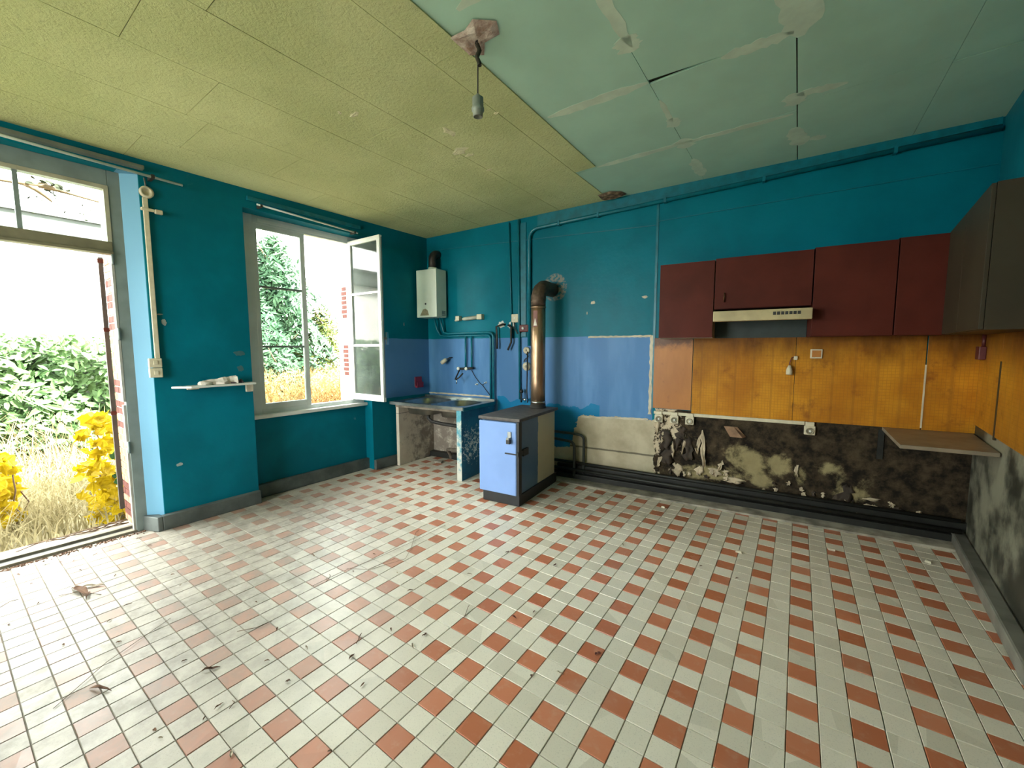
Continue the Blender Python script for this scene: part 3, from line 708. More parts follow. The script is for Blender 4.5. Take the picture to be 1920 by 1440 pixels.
# ================================================================== STOVE
S0, S1, D0, D1 = 1.735, 2.185, .29, 1.155
st_ = thing('stove', 'blue wood-burning stove with a grey top and half-painted side, on the tiled floor', 'stove', at(FB, 1.96, .7, .002))
g = G(); g.box(FB, S0 + .012, S1, .25, D1 + .015, .002, .115); g.make('plinth', m_black, st_, bevel=.004)
g = G(); g.box(FB, S0, S1 - .012, D0, D1, .115, .86); g.make('body', m_stove_body, st_, bevel=.004)
g = G(); g.box(FB, S0 - .022, S1 + .02, D0 - .03, D1 + .045, .868, .90); g.make('top_plate', m_stove_top, st_, bevel=.006)
g = G(); g.box(FB, S0 + .03, S1 - .03, D0, D1, .855, .87); g.make('collar', m_black, st_)
g = G(); g.box(FB, S0 - .018, S1 - .022, D1 + .012, D1 + .04, .112, .855)
dr = g.make('door', m_stove_blue, st_, bevel=.012)
g = G(); g.box(FB, S1 - .022, S1 + .003, D1 - .03, D1 + .03, .115, .86); g.make('corner_strip', m_black, st_)
hx = S0 + (S1 - S0) * .74
g = G(); g.box(FB, hx, hx + .042, D1 + .042, D1 + .052, .705, .765); g.box(FB, hx + .004, hx + .038, D1 + .05, D1 + .085, .655, .71); h_ = g.make('handle', m_steel, dr, bevel=.004)
g = G(); g.box(FB, hx + .004, hx + .046, D1 + .052, D1 + .088, .648, .69); g.make('grip', m_dkplastic, h_, bevel=.004)
g = G(); g.box(FB, S0 + .30, S1 - .01, D1 + .04, D1 + .047, .535, .548); g.box(FB, S1 - .015, S1 + .006, D1 - .10, D1 + .047, .52, .565); g.box(FB, S1 - .012, S1 + .008, D1 - .17, D1 - .06, .505, .575)
g.make('latch_strap', m_black, st_)
# flue
fl = thing('flue_pipe', 'heat-tinted metal flue pipe rising from the stove into the wall', 'flue', at(FB, 2.0, .38, .90))
fs_, fd_, fr_ = 2.0, .385, .083
g = G(); g.tube([at(FB, fs_, fd_, z) for z in (.925, 1.2, 1.6, 2.08)], fr_, 24); g.make('pipe', m_flue, fl)
c = at(FB, fs_, fd_ - .17, 2.13)
pts = [at(FB, fs_, fd_, 2.08)] + arc(c, bn, ZU, .17, 5) + [at(FB, fs_, .002, 2.30)]
rr_ = []
g = G()
for k in range(len(pts) - 1):      # segmented elbow
    g.tube([pts[k], pts[k + 1]], fr_ + (.004 if k % 2 else .0), 24, cap=False)
g.tube(pts, fr_ + .001, 24); g.make('elbow', simple('rusty_elbow', (.15, .10, .07), .6, .6, var=.5, scale=18, bump=.2), fl)
g = G(); g.lathe(at(FB, fs_, fd_, .90), (0, 0, 1), [(.098, 0), (.098, .012), (.089, .014), (.089, .045), (.084, .046)], 24); g.make('base_collar', m_dark, fl)
g = G(); g.lathe(at(FB, fs_, fd_, .955), (0, 0, 1), [(.0845, 0), (.088, .003), (.088, .02), (.0845, .023)], 24); g.make('clamp_band', m_steel, fl)
g = G(); g.lathe(at(FB, fs_, fd_, 2.05), (0, 0, 1), [(.0845, 0), (.088, .005), (.088, .014), (.0845, .02)], 24); g.make('seam_band', m_flue, fl)
# warning sticker wrapped on the pipe: white patch with red triangle mark
axis = at(FB, fs_, fd_, 0); toc = (V((0, 0, 0)) - axis).normalized(); side = V((-toc.y, toc.x, 0))
def onpipe(a, z, r=.0842): return axis + (toc * math.cos(a) + side * math.sin(a)) * r + ZU * z
def wrap(a0, a1, z0, z1, r, top=None):
    q = G(); n = 6
    q.add([onpipe(a0 + (a1 - a0) * i / n, z0, r) for i in range(n + 1)] + [onpipe((a0 + a1) / 2 + (a0 + (a1 - a0) * i / n - (a0 + a1) / 2) * (top if top is not None else 1), z1, r) for i in range(n + 1)],
          [(i, i + 1, n + 2 + i, n + 1 + i) for i in range(n)], True); return q
sgn = -1
stk = wrap(sgn * .75, sgn * .10, 1.835, 2.02, .0846).make('warning_label', simple('dull_red_label', (.22, .09, .07), .6), fl)
wrap(sgn * .70, sgn * .16, 1.85, 1.93, .0851, .1).make('warning_triangle', m_paper, stk)

# ================================================================== SINK
ss = thing('sink_stand', 'masonry sink stand, bare plaster on the left and chipped blue on the right', 'stand', at(FB, .6, .4, 0))
g = G(); g.box(FB, 1.127, 1.20, .085, .815, .0, .853); g.make('side_wall', m_sw_blue, ss, bevel=.006)
g = G(); g.prism(FB, [(.008, .0), (.075, .0), (.064, .70), (.012, .70)], 0, .853); g.make('side_wall', m_sw_plaster, ss, bevel=.006)
g = G(); g.box(FB, .075, 1.09, .0, .012, .0, .853); g.make('rear_wall', m_sw_plaster, ss)
g = G(); g.box(FB, .05, 1.15, .66, .74, .815, .855); g.make('front_rail', simple('grimy_batten', (.30, .25, .19), .8, var=.5, scale=12), ss)
sk = thing('kitchen_sink', 'stainless double-bowl sink set on the masonry stand in the corner', 'sink', at(FB, .6, .42, .86))
def sinktop():
    q = G(); z = .885; x0, x1, d0, d1 = .0, 1.215, .085, .80
    # deck with two round-cornered bowls, built as a grid of rings
    def ring(cx_, cd, a, b, z_, n=20):
        out = []
        for i in range(n):
            t = 2 * math.pi * i / n; c_, s_ = math.cos(t), math.sin(t); p = 4
            r = (abs(c_) ** p + abs(s_) ** p) ** (-1 / p); out.append(at(FB, cx_ + a * r * c_, cd + b * r * s_, z_))
        return out
    deck = []
    for cx_, hw in ((.36, .27), (.90, .235)):
        n = 20; R0 = ring(cx_, .44, hw, .27, z, n); R1 = ring(cx_, .44, hw - .01, .26, z - .012, n); R2 = ring(cx_, .44, hw - .05, .22, z - .16, n); R3 = ring(cx_, .44, .05, .05, z - .17, n)
        vs = R0 + R1 + R2 + R3
        q.add(vs, [(k * n + i, k * n + (i + 1) % n, (k + 1) * n + (i + 1) % n, (k + 1) * n + i) for k in range(3) for i in range(n)] + [tuple(3 * n + i for i in range(n))], True)
        # deck cell around the bowl
        c0, c1 = ((x0, .645) if cx_ < .6 else (.645, x1)); outer = []
        for i in range(n):
            t = 2 * math.pi * i / n; c_, s_ = math.cos(t), math.sin(t); m_ = max(abs(c_), abs(s_)); c_, s_ = c_ / m_, s_ / m_
            xx = cx_ + (c_ * (c1 - cx_) if c_ > 0 else c_ * (cx_ - c0)); dd = .44 + (s_ * (d1 - .44) if s_ > 0 else s_ * (.44 - d0)); outer.append(at(FB, xx, dd, z + .002))
        q.add(R0 + outer, [(i, (i + 1) % n, n + (i + 1) % n, n + i) for i in range(n)])
    q.box(FB, x0, x1, d1 - .012, d1, z - .032, z + .006); q.box(FB, x0, x1, d0, d0 + .02, z, z + .03); q.box(FB, x1 - .012, x1, d0, d1, z - .03, z + .004); q.box(FB, x0, x0 + .01, d0, d1, z - .03, z + .004)
    return q
sinktop().make('basin', m_steel, sk)
g = G(); g.box(FB, 1.203, 1.222, .085, .79, .845, .888); g.make('end_trim', m_tealp, sk, bevel=.004)
g = G(); g.lathe(at(FB, .36, .44, .717), (0, 0, 1), [(.001, .0), (.03, .0), (.04, .004), (.03, .007), (.001, .008)], 16); g.make('drain', m_chrome, sk)
g = G(); g.lathe(at(FB, .90, .44, .717), (0, 0, 1), [(.001, .0), (.03, .0), (.04, .004), (.03, .007), (.001, .008)], 16); g.make('drain', m_chrome, sk)
dp = thing('drain_pipe', 'grey curved waste pipe under the sink', 'pipe', at(FB, .9, .44, .0))
P0 = at(FB, .93, .44, .70)
g = G(); g.tube([P0, at(FB, .95, .44, .55), at(FB, .97, .43, .40), at(FB, .95, .42, .31), at(FB, .88, .40, .25), at(FB, .76, .36, .22), at(FB, .60, .28, .20), at(FB, .48, .18, .16), at(FB, .46, .10, .06), at(FB, .46, .08, .0)], .026, 12)
g.make('waste_tube', simple('stained_plastic_pipe', (.22, .19, .15), .6, var=.4), dp)
g = G(); g.tube([at(FB, .36, .44, .70), at(FB, .36, .44, .64), at(FB, .42, .44, .60), at(FB, .60, .44, .585), at(FB, .93, .44, .575)], .024, 12); g.make('branch_tube', m_dark, dp)
g = G(); g.lathe(at(FB, .93, .44, .58), (0, 0, 1), [(.034, 0), (.034, .05)], 14); g.make('union_nut', m_dark, dp)
rb = tag(G().add([], []).hexa([at(FB, a, b, z) for z in (.003, .028) for a, b in ((.36, .30), (.46, .27), (.49, .35), (.38, .36))]).make('rubble_lump', m_concrete, loc=at(FB, .42, .32, .0)), 'grey rubble lump on the floor under the sink', 'rubble')

# wall tap
tp = thing('wall_tap', 'wall-mounted mixer tap with white knobs above the sink', 'tap', at(FB, .74, 0, 1.30))
g = G(); g.tube([at(FB, .60, .05, 1.305), at(FB, .84, .05, 1.32)], .016, 10); g.tube([at(FB, .695, 0, 1.32), at(FB, .695, .05, 1.32)], .014); g.tube([at(FB, .80, 0, 1.32), at(FB, .80, .05, 1.32)], .014); tb = g.make('tap_body', m_dark, tp)
for a in (.60, .735):
    g = G(); g.lathe(at(FB, a, .05, 1.31), bn, [(.012, 0), (.024, .012), (.024, .03), (.014, .036)], 14); g.make('knob', m_white, tp)
g = G(); g.tube([at(FB, .61, .06, 1.29), at(FB, .60, .12, 1.20), at(FB, .62, .17, 1.165), at(FB, .70, .20, 1.19), at(FB, .73, .14, 1.25)], .010, 10); g.make('spout', m_dark, tp)
g = G(); g.tube([at(FB, .63, .15, 1.17), at(FB, .63, .155, 1.10)], [.011, .006], 10); g.make('nozzle', m_chrome, tp)
sp = thing('spray_lamp', 'small cream swivel lamp on the wall left of the tap', 'lamp', at(FB, .36, 0, 1.40))
g = G(); g.tube([at(FB, .44, 0, 1.46), at(FB, .43, .05, 1.46), at(FB, .40, .07, 1.44)], .008, 8); g.make('arm', m_dark, sp)
g = G(); g.lathe(at(FB, .40, .08, 1.44), (at(FB, .30, .12, 1.36) - at(FB, .40, .08, 1.44)), [(.018, 0), (.028, .02), (.030, .085), (.022, .10)], 14); g.make('shade', m_cream, sp)
for a, z in ((.87, 1.095), (1.02, 1.125)):
    hk = thing('wall_hook', 'small white hook above the sink, %s of the pair' % ('left' if a < .9 else 'right'), 'hook', at(FB, a, 0, z), 'small hooks above the sink')
    g = G(); g.lathe(at(FB, a, 0, z), bn, [(.014, 0), (.014, .006), (.005, .008), (.005, .03), (.009, .032), (.009, .04)], 10); g.make('peg', m_white, hk)
wr = tag(G().tube([at(FB, .78, .01, 1.29), at(FB, .84, .012, 1.20), at(FB, .92, .010, 1.11), at(FB, .96, .012, 1.09), at(FB, 1.05, .012, .99), at(FB, 1.10, .012, .94)], .004, 6).tube([at(FB, .96, .012, 1.09), at(FB, 1.02, .012, 1.125)], .004, 6).make('loose_wire', m_dark, loc=at(FB, .9, 0, 1.0)), 'thin dark wire hanging on the wall below the tap', 'wire')
# red plate on the left wall
rp = thing('soap_dish', 'red plastic dish fixed to the left wall beside the corner', 'dish', at(FL, .225, 0, 1.02))
g = G(); g.box(FL, .155, .285, 0, .012, 1.035, 1.185); g.make('back_plate', m_red, rp, bevel=.006)
g = G(); g.box(FL, .16, .28, .012, .05, 1.03, 1.055); g.box(FL, .16, .28, .04, .05, 1.05, 1.11); g.make('tray', m_red, rp, bevel=.004)

# ================================================================== WATER HEATER
wh = thing('water_heater', 'white wall-hung gas water heater in the corner above the sink', 'heater', at(FB, .2, .15, 2.02))
g = G(); g.box(FB, .025, .385, .045, .262, 2.025, 2.68); wb_ = g.make('casing', m_heater, wh, bevel=.008)
g = G(); g.box(FB, .06, .35, 0, .05, 2.06, 2.64); g.make('back_plate', m_dark, wh)
g = G(); g.lathe(at(FB, .19, .262, 2.21), bn, [(.014, 0), (.014, .004), (.010, .006)], 14); g.make('sight_glass', m_dark, wh)
G().plate(FB, [(.085, 2.05), (.25, 2.05), (.225, 2.12), (.185, 2.145), (.14, 2.135)], .262, .2632).make('rust_mark', m_rustmark, wh)
g = G(); 
for k in range(4): g.box(FB, .3852, .3872, .07, .15, 2.05 + k * .018, 2.062 + k * .018)
g.make('louvre', m_greylabel, wh)
g = G(); g.lathe(at(FB, .215, .13, 2.68), (0, 0, 1), [(.062, 0), (.062, .04), (.055, .042)], 20); g.make('flue_spigot', m_heater, wh)
c = at(FB, .215, .03, 2.86)
g = G(); pts = [at(FB, .215, .13, 2.72), at(FB, .215, .13, 2.78)] + arc(at(FB, .215, .04, 2.83), bn, ZU, .09, 5) + [at(FB, .215, .002, 2.92)]
g.tube(pts, .054, 20); g.make('flue_elbow', simple('blackened_flue', (.09, .07, .065), .5, .5, var=.4), wh)
for k, (a, b) in enumerate(((.17, .12), (.30, .14))):
    pass

# ================================================================== PIPES
def pipe(label, pts, r, mat=None, cat='pipe', clips=(), n=10, name='pipe'):
    o = G().tube(pts, r, n).make(name, mat or m_tealp, loc=V(pts[0]))
    tag(o, label, cat); return o
def bend(a, b, c, r, n=5):
    a, b, c = V(a), V(b), V(c); u = (a - b).normalized(); w = (c - b).normalized(); cc = b + u * r + w * r
    return arc(cc, -w, -u, r, n)
pd = .035
pipe('thin teal pipe running down from the ceiling to the junction box', [at(FB, 1.40, .02, 3.19), at(FB, 1.44, .02, 1.72)], .009)
pipe('wider teal pipe beside the stove flue, ceiling to stove height', [at(FB, 1.545, .03, 3.2), at(FB, 1.56, .03, .93)], .013)
a, b, c = at(FB, 1.70, pd, 1.62), at(FB, 1.70, pd, 3.055), at(FB, 5.69, pd, 3.235)
dirn = (c - b).normalized(); 
P = [a] + bend(a, b, c, .11) + [c]
tp_ = tag(G().tube(P, .021, 12).make('gas_pipe', m_tealp, loc=at(FB, 1.70, 0, 3.0)), 'teal pipe rising by the flue and running under the ceiling to the right', 'pipe')
for k in (.10, .22, .40, .62, .85):
    q = b.lerp(c, k); G().box((q, bd, bn), -.012, .012, -.037, .026, -.027, .027).make('pipe_clip', m_tealp, tp_)
a, b, c = at(FB, .30, .05, 1.80), at(FB, 1.17, .05, 1.805), at(FB, 1.165, .05, .05)
hp = [at(FB, .20, .12, 2.03), at(FB, .20, .10, 1.95), at(FB, .26, .06, 1.90), at(FB, .31, .05, 1.82)]
pipe('teal pipe from the heater along the wall and down beside the sink', [at(FB, .30, .10, 2.03), at(FB, .315, .06, 1.90), at(FB, .33, .05, 1.82), at(FB, .40, .05, 1.80)] + bend(at(FB, .5, .05, 1.80), b, c, .07) + [c], .016)
pipe('second teal pipe hugging the first, down beside the sink', [at(FB, .20, .10, 2.03), at(FB, .21, .05, 1.86), at(FB, .26, .035, 1.775), at(FB, .40, .03, 1.765)] + bend(at(FB, .5, .03, 1.765), at(FB, 1.115, .03, 1.77), at(FB, 1.11, .03, .05), .06) + [at(FB, 1.11, .03, .9)], .014)
pipe('left short teal pipe dropping to the tap', [at(FB, .70, .03, 1.79), at(FB, .695, .03, 1.31)], .013)
pipe('right short teal pipe dropping to the tap', [at(FB, .80, .03, 1.79), at(FB, .80, .03, 1.31)], .013)
# two cut pipes poking from plaster collars
for k, (s0, z0, l_) in enumerate(((1.245, 1.885, 'left'), (1.40, 1.87, 'right'))):
    t_ = thing('cut_pipe', 'short black pipe bent out of a white plaster collar, %s of the two' % l_, 'pipe', at(FB, s0, 0, z0), 'short pipes in plaster collars')
    q = blob('plaster_collar', s0 + .02, z0 + .02, .05, .045, m_white, 40 + k, t_)
    dx = .10 if k == 0 else -.03
    G().tube([at(FB, s0 + .02 + dx * .6, -.01, z0 + .02), at(FB, s0 + .02 + dx * .5, .05, z0 + .02), at(FB, s0 + (-.02 if k == 0 else .05), .06, z0 - .01), at(FB, s0 + (-.01 if k == 0 else .05), .06, z0 - .20), at(FB, s0 + (-.01 if k == 0 else .0), .06, z0 - .30)], .014, 10).make('tube', m_dark, t_)
# junction box, valve, dials
jb = thing('junction_box', 'cream junction box on the teal wall left of the flue', 'box', at(FB, 1.48, 0, 1.95))
g = G(); g.box(FB, 1.44, 1.54, 0, .04, 1.925, 2.03); g.make('box_body', m_cream, jb, bevel=.006)
g = G(); g.lathe(at(FB, 1.49, .04, 1.98), bn, [(.012, 0), (.012, .003)], 12); g.make('screw', m_white, jb)
vl = thing('gas_valve', 'dark red valve on the pipe beside the flue', 'valve', at(FB, 1.62, 0, 1.85))
g = G(); g.box(FB, 1.565, 1.70, .01, .06, 1.80, 1.89); g.make('valve_body', m_rust, vl, bevel=.01)
g = G(); g.lathe(at(FB, 1.625, .06, 1.845), bn, [(.018, 0), (.018, .01), (.010, .014)], 14); g.make('valve_cap', m_white, vl)
g = G(); g.tube([at(FB, 1.48, .03, 1.93), at(FB, 1.49, .035, 1.85), at(FB, 1.53, .035, 1.78), at(FB, 1.58, .03, 1.80)], .008, 8); g.make('cable', m_dark, vl)
for z0, r_, w_ in ((1.565, .045, 'upper smaller'), (1.36, .055, 'lower larger')):
    dl = thing('thermostat_dial', 'round cream dial beside the flue, %s of the two' % w_, 'dial', at(FB, 1.65, .0, z0))
    g = G(); g.lathe(at(FB, 1.655, .01, z0), bn, [(r_, 0), (r_, .018), (r_ * .9, .024), (r_ * .45, .026)], 22); g.make('dial_face', m_cream, dl)
    g = G(); g.lathe(at(FB, 1.655, .034, z0), bn, [(r_ * .35, 0), (r_ * .3, .012), (r_ * .1, .014)], 14); g.make('dial_knob', simple('beige_knob', (.40, .36, .26), .5), dl)
cb = tag(G().tube([at(FB, 1.655, .03, 1.52), at(FB, 1.69, .035, 1.49), at(FB, 1.64, .035, 1.45), at(FB, 1.62, .03, 1.42)], .007, 8).make('cable', m_dark, loc=at(FB, 1.65, 0, 1.45)), 'short dark cable looping between the two round dials', 'cable')
sv = thing('stop_valve', 'small black and chrome stop valve behind the stove top', 'valve', at(FB, 1.60, .1, .92))
g = G(); g.tube([at(FB, 1.61, .08, .90), at(FB, 1.61, .08, 1.05)], .012, 10); g.tube([at(FB, 1.70, .08, .90), at(FB, 1.685, .07, 1.05), at(FB, 1.69, .06, 1.55)], .008, 8); g.make('riser', m_black, sv)
g = G(); g.lathe(at(FB, 1.61, .08, 1.02), (0, 0, 1), [(.022, 0), (.026, .02), (.018, .05)], 12); g.make('valve_cap', m_black, sv)
g = G(); g.tube([at(FB, 1.62, .09, .94), at(FB, 1.70, .10, .94)], .014, 10); g.make('nut', m_chrome, sv)
# strip light
sl = thing('strip_light', 'small cream strip light on the teal wall right of the heater', 'light', at(FB, .75, 0, 1.98))
g = G(); g.box(FB, .555, .62, 0, .07, 1.975, 2.04); g.make('end_cap', m_cream, sl, bevel=.005)
g = G(); g.box(FB, .915, .995, 0, .07, 1.98, 2.05); g.make('end_cap', m_cream, sl, bevel=.005)
g = G(); g.tube([at(FB, .655, .04, 1.995), at(FB, .69, .04, 1.998), at(FB, .92, .04, 2.012)], [.012, .026, .026], 14); g.make('tube_cover', simple('dusty_tube', (.45, .46, .38), .4), sl)
g = G(); g.lathe(at(FB, .585, .05, 1.98), -bd, [(.012, 0), (.016, .03), (.010, .05)], 10); g.make('pull_switch', m_cream, sl)

# heating pipes low on the back wall, beside and behind the stove
m_hp = simple('grimy_heating_pipe', (.05, .06, .055), .5, var=.4)
a, b, c = at(FB, 1.9, .10, .50), at(FB, 2.345, .09, .465), at(FB, 2.345, .09, .16)
pipe('inner bent heating pipe beside the stove', [a] + bend(a, b, c, .06) + [c, at(FB, 2.345, .09, .05)], .017, m_hp)
a, b, c = at(FB, 2.30, .05, .56), at(FB, 2.45, .05, .545), at(FB, 2.45, .05, .16)
pipe('outer bent heating pipe right of the stove', [at(FB, 1.9, .06, .565), a] + bend(a, b, c, .05) + [c, at(FB, 2.45, .05, .05)], .016, m_hp)
pipe('upper dark heating pipe along the foot of the burnt wall', [at(FB, 1.9, .075, .215), at(FB, 3.5, .075, .20), at(FB, 5.66, .075, .19)], .018, m_soot, n=8)
pipe('lower dark heating pipe along the foot of the burnt wall', [at(FB, 1.9, .11, .135), at(FB, 3.5, .11, .125), at(FB, 5.66, .11, .115)], .020, m_soot, n=8)

# ================================================================== RIGHT: cabinets, hood, sockets
def cabinet(label, s0, s1, z0, z1, handle=None, left_edge=False):
    c = thing('wall_cabinet', label, 'cabinet', at(FB, (s0 + s1) / 2, .15, z0), 'oxblood wall cabinets')
    G().box(FB, s0 + .001, s1 - .001, .002, .29, z0, z1).make('carcass', m_cabside if left_edge else m_cab, c)
    d = G().box(FB, s0 + .003, s1 - .003, .293, .312, z0 + .003, z1 - .004).make('door', m_cab, c, bevel=.002)
    if handle:
        hs, hz = handle; q = G(); q.tube([at(FB, hs, .312, hz), at(FB, hs, .335, hz + .005), at(FB, hs, .335, hz + .075), at(FB, hs, .312, hz + .08)], .006, 8); q.make('handle', simple('bronze_handle', (.16, .09, .05), .35, 1), d)
    return c
cabinet('dark red wall cabinet left of the range hood', 3.318, 3.812, 1.69, 2.418, left_edge=True)
cabinet('short dark red wall cabinet above the range hood', 3.815, 4.568, 1.955, 2.428, (3.90, 2.02))
cabinet('dark red wall cabinet right of the range hood', 4.572, 5.105, 1.69, 2.44)
cabinet('darkest red wall cabinet in the right corner', 5.108, 5.44, 1.69, 2.45)
rc = thing('wall_cabinet', 'grey-brown wall cabinet on the right wall, meeting the corner', 'cabinet', at(FR, .9, .13, 1.69))
G().box(FR, .316, 1.55, .002, .255, 1.69, 2.455).make('carcass', m_cabr, rc)
for a, b in ((.318, .93), (.934, 1.548)):
    G().box(FR, a, b, .257, .275, 1.693, 2.451).make('door', m_cabr, rc, bevel=.002)
hd_ = thing('range_hood', 'yellowed cream range hood under the short cabinet', 'hood', at(FB, 4.19, .25, 1.83))
g = G(); g.box(FB, 3.822, 4.562, .40, .47, 1.832, 1.925); fp = g.make('front_panel', m_hood, hd_, bevel=.006)
g = G(); g.hexa([at(FB, a, d, z) for d, z in ((.01, 1.90), ) for a in (3.83, 4.555)] + [at(FB, 4.555, .40, 1.84), at(FB, 3.83, .40, 1.84)] + [at(FB, 3.83, .01, 1.95), at(FB, 4.555, .01, 1.95), at(FB, 4.555, .40, 1.925), at(FB, 3.83, .40, 1.925)]); g.make('hood_body', simple('dark_hood_filter', (.05, .05, .045), .5), hd_)
g = G()
for k in range(7): g.box(FB, 4.285 + k * .029, 4.285 + k * .029 + .022, .4695, .4725, 1.875, 1.902)
g.make('vent_grille', m_dkplastic, hd_)
g = G(); g.box(FB, 3.815, 4.57, .001, .012, 1.69, 1.955); g.make('dim_wall_strip', simple('shaded_wall_teal', (.03, .045, .042), .6), hd_)  # wall strip in the dark under the cabinet, shade put into its colour
# sockets on white trunking
tk = tag(G().box(FB, 3.24, 4.60, 0, .022, .872, .905).make('cable_trunking', m_cream, loc=at(FB, 3.9, 0, .87), bevel=.003), 'white cable trunking under the orange splashback', 'trunking')
def socket(s0, label, big=1.0):
    t_ = thing('wall_socket', label, 'socket', at(FB, s0, 0, .78), 'wall sockets under the splashback'); w = .042 * big
    G().box(FB, s0 - w, s0 + w, 0, .04, .785, .868).make('socket_body', m_cream, t_, bevel=.005)
    G().lathe(at(FB, s0, .04, .822), bn, [(.032, 0), (.032, .006), (.024, .006), (.022, -.008), (.001, -.008)], 18).make('socket_well', simple('shadowed_plastic', (.30, .27, .19), .6), t_)
    G().lathe(at(FB, s0 + .004, .033, .822), bn, [(.011, 0), (.011, .012), (.006, .014)], 12).make('pin', m_white, t_)
    G().box(FB, s0 - w * .8, s0 + w * .8, .0, .034, .866, .905).make('cable_cover', m_cream, t_, bevel=.004)
socket(3.295, 'leftmost wall socket of the three under the brown panel'); socket(3.455, 'middle wall socket of the three under the brown panel'); socket(3.608, 'rightmost wall socket of the three under the brown panel')
socket(4.64, 'lone wall socket at the right end of the trunking')
bl_ = tag(G().hexa([at(FB, a, d, z) for a, d, z in ((4.00, .01, .71), (4.13, .01, .705), (4.10, .06, .70), (3.99, .07, .705), (3.93, .02, .80), (4.05, .02, .80), (4.02, .03, .80), (3.93, .03, .80))]).make('board_scrap', simple('torn_hardboard', (.34, .20, .12), .8, var=.4, scale=12), loc=at(FB, 4.0, 0, .75)), 'torn brown board scrap hanging on the blackened wall', 'board')
# lamp holder
lh = thing('lamp_holder', 'cream lamp holder hanging on a cord from the orange splashback', 'lamp', at(FB, 4.46, .02, 1.40))
G().tube([at(FB, 4.50, .012, 1.51), at(FB, 4.47, .035, 1.50), at(FB, 4.455, .035, 1.45), at(FB, 4.46, .04, 1.40)], .005, 8).make('cord', m_rust, lh)
G().box(FB, 4.485, 4.515, .01, .03, 1.48, 1.515).make('cleat', m_cream, lh, bevel=.003)
G().lathe(at(FB, 4.455, .045, 1.40), (0, 0, -1), [(.010, -.03), (.022, 0), (.026, .02), (.026, .055), (.018, .06), (.016, .045)], 16).make('socket_shell', m_cream, lh)
swp = thing('switch_plate', 'square brownish plate on the orange splashback', 'plate', at(FB, 4.655, 0, 1.50))
G().box(FB, 4.61, 4.70, .01, .024, 1.495, 1.58).make('plate_rim', m_cream, swp, bevel=.004)
G().box(FB, 4.622, 4.688, .024, .027, 1.507, 1.568).make('plate_face', m_panel, swp)
bx = thing('outlet_box', 'dark outlet box in the corner of the splashback', 'box', at(FR, .13, 0, 1.5))
G().box(FR, .08, .20, .01, .05, 1.50, 1.60).make('box_body', m_rust, bx, bevel=.005)
G().tube([at(FR, .14, .02, 1.60), at(FR, .14, .02, 1.69)], .012, 8).make('conduit', m_rust, bx)
wt = tag(G().prism(FB, [(5.15, .014), (RS - .012, .014), (RS - .145, .80), (5.08, .80)], .878, .906).make('worktop', m_worktop, loc=at(FB, 5.4, .4, .88), bevel=.003), 'leftover stained worktop slab jutting from the right corner', 'worktop')
G().box(FB, 5.13, 5.17, .0, .012, .62, .88).make('wall_batten', m_soot, wt)

# ================================================================== LEFT: rods, conduit, shelf
m_rod = simple('white_metal_rod', (.62, .68, .66), .35, var=.15)
r1 = thing('curtain_rod', 'white curtain rod above the garden door', 'rod', at(FL, 3.5, .09, 3.05))
G().tube([at(FL, 2.90, .10, 3.01), at(FL, 4.9, .10, 3.06)], .010, 10).make('rod', m_rod, r1)
for t_ in (3.10, 4.6): G().box(FL, t_ - .012, t_ + .012, 0, .11, 3.005, 3.035).make('bracket', m_dark, r1)
r2 = tag(G().box(FL, 3.14, 4.9, .0, .06, 3.075, 3.105).make('curtain_rail', simple('grey_rail', (.16, .18, .16), .5), loc=at(FL, 3.9, 0, 3.09), bevel=.004), 'flat grey curtain rail just above the white door rod', 'rail')
r3 = thing('curtain_rod', 'thin white curtain rod above the open window', 'rod', at(FL, 1.7, .07, 3.03))
G().tube([at(FL, 1.18, .08, 2.985), at(FL, 2.30, .08, 3.02)], .009, 10).make('rod', m_rod, r3)
for t_ in (1.22, 2.26): G().box(FL, t_ - .01, t_ + .01, 0, .09, 2.97 + (t_ - 1.18) * .03, 2.995 + (t_ - 1.18) * .03).make('bracket', m_dark, r3)
r4 = tag(G().box(FL, 1.1, 2.36, .0, .02, 3.06, 3.10).make('curtain_rail', m_tealp, loc=at(FL, 1.7, 0, 3.08), bevel=.003), 'teal painted rail above the window rod', 'rail')
cd = thing('cable_conduit', 'cream cable conduit with a round box at the top, left of the pier shelf', 'conduit', at(FL, 3.14, 0, 1.5))
G().box(FL, 3.123, 3.158, .0, .022, 1.515, 2.86).make('conduit_strip', m_cream, cd, bevel=.004)
G().lathe(at(FL, 3.128, 0, 2.905), ln, [(.048, 0), (.048, .025), (.028, .028), (.026, .012), (.001, .012)], 24).make('round_box', m_cream, cd)
G().box(FL, 3.085, 3.175, .0, .028, 2.752, 2.775).make('cross_clip', m_cream, cd, bevel=.006)
G().box(FL, 3.03, 3.085, .0, .034, 2.742, 2.778).make('clip_block', m_cream, cd, bevel=.008)
G().tube([at(FL, 3.128, .01, 2.95), at(FL, 3.135, .01, 3.02)], .006, 8).make('cable', simple('grey_cable', (.15, .16, .15), .6), cd)
sw = thing('light_switch', 'cream double light switch below the conduit', 'switch', at(FL, 3.165, 0, 1.42))
for z0, z1 in ((1.35, 1.432), (1.436, 1.515)):
    b_ = G().box(FL, 3.115, 3.205, .0, .035, z0, z1).make('switch_box', m_cream, sw, bevel=.006)
    G().box(FL, 3.145, 3.175, .035, .041, z0 + .025, z0 + .06).make('rocker', m_cream, b_, bevel=.003)
shf = thing('wall_shelf', 'narrow white shelf on the pier between door and window', 'shelf', at(FL, 2.74, .05, 1.25))
G().hexa([at(FL, a, d, z) for z in (1.242, 1.262) for a, d in ((3.06, .0), (2.95, .13), (2.415, .13), (2.405, .0))]).make('board', m_white, shf, bevel=.004)
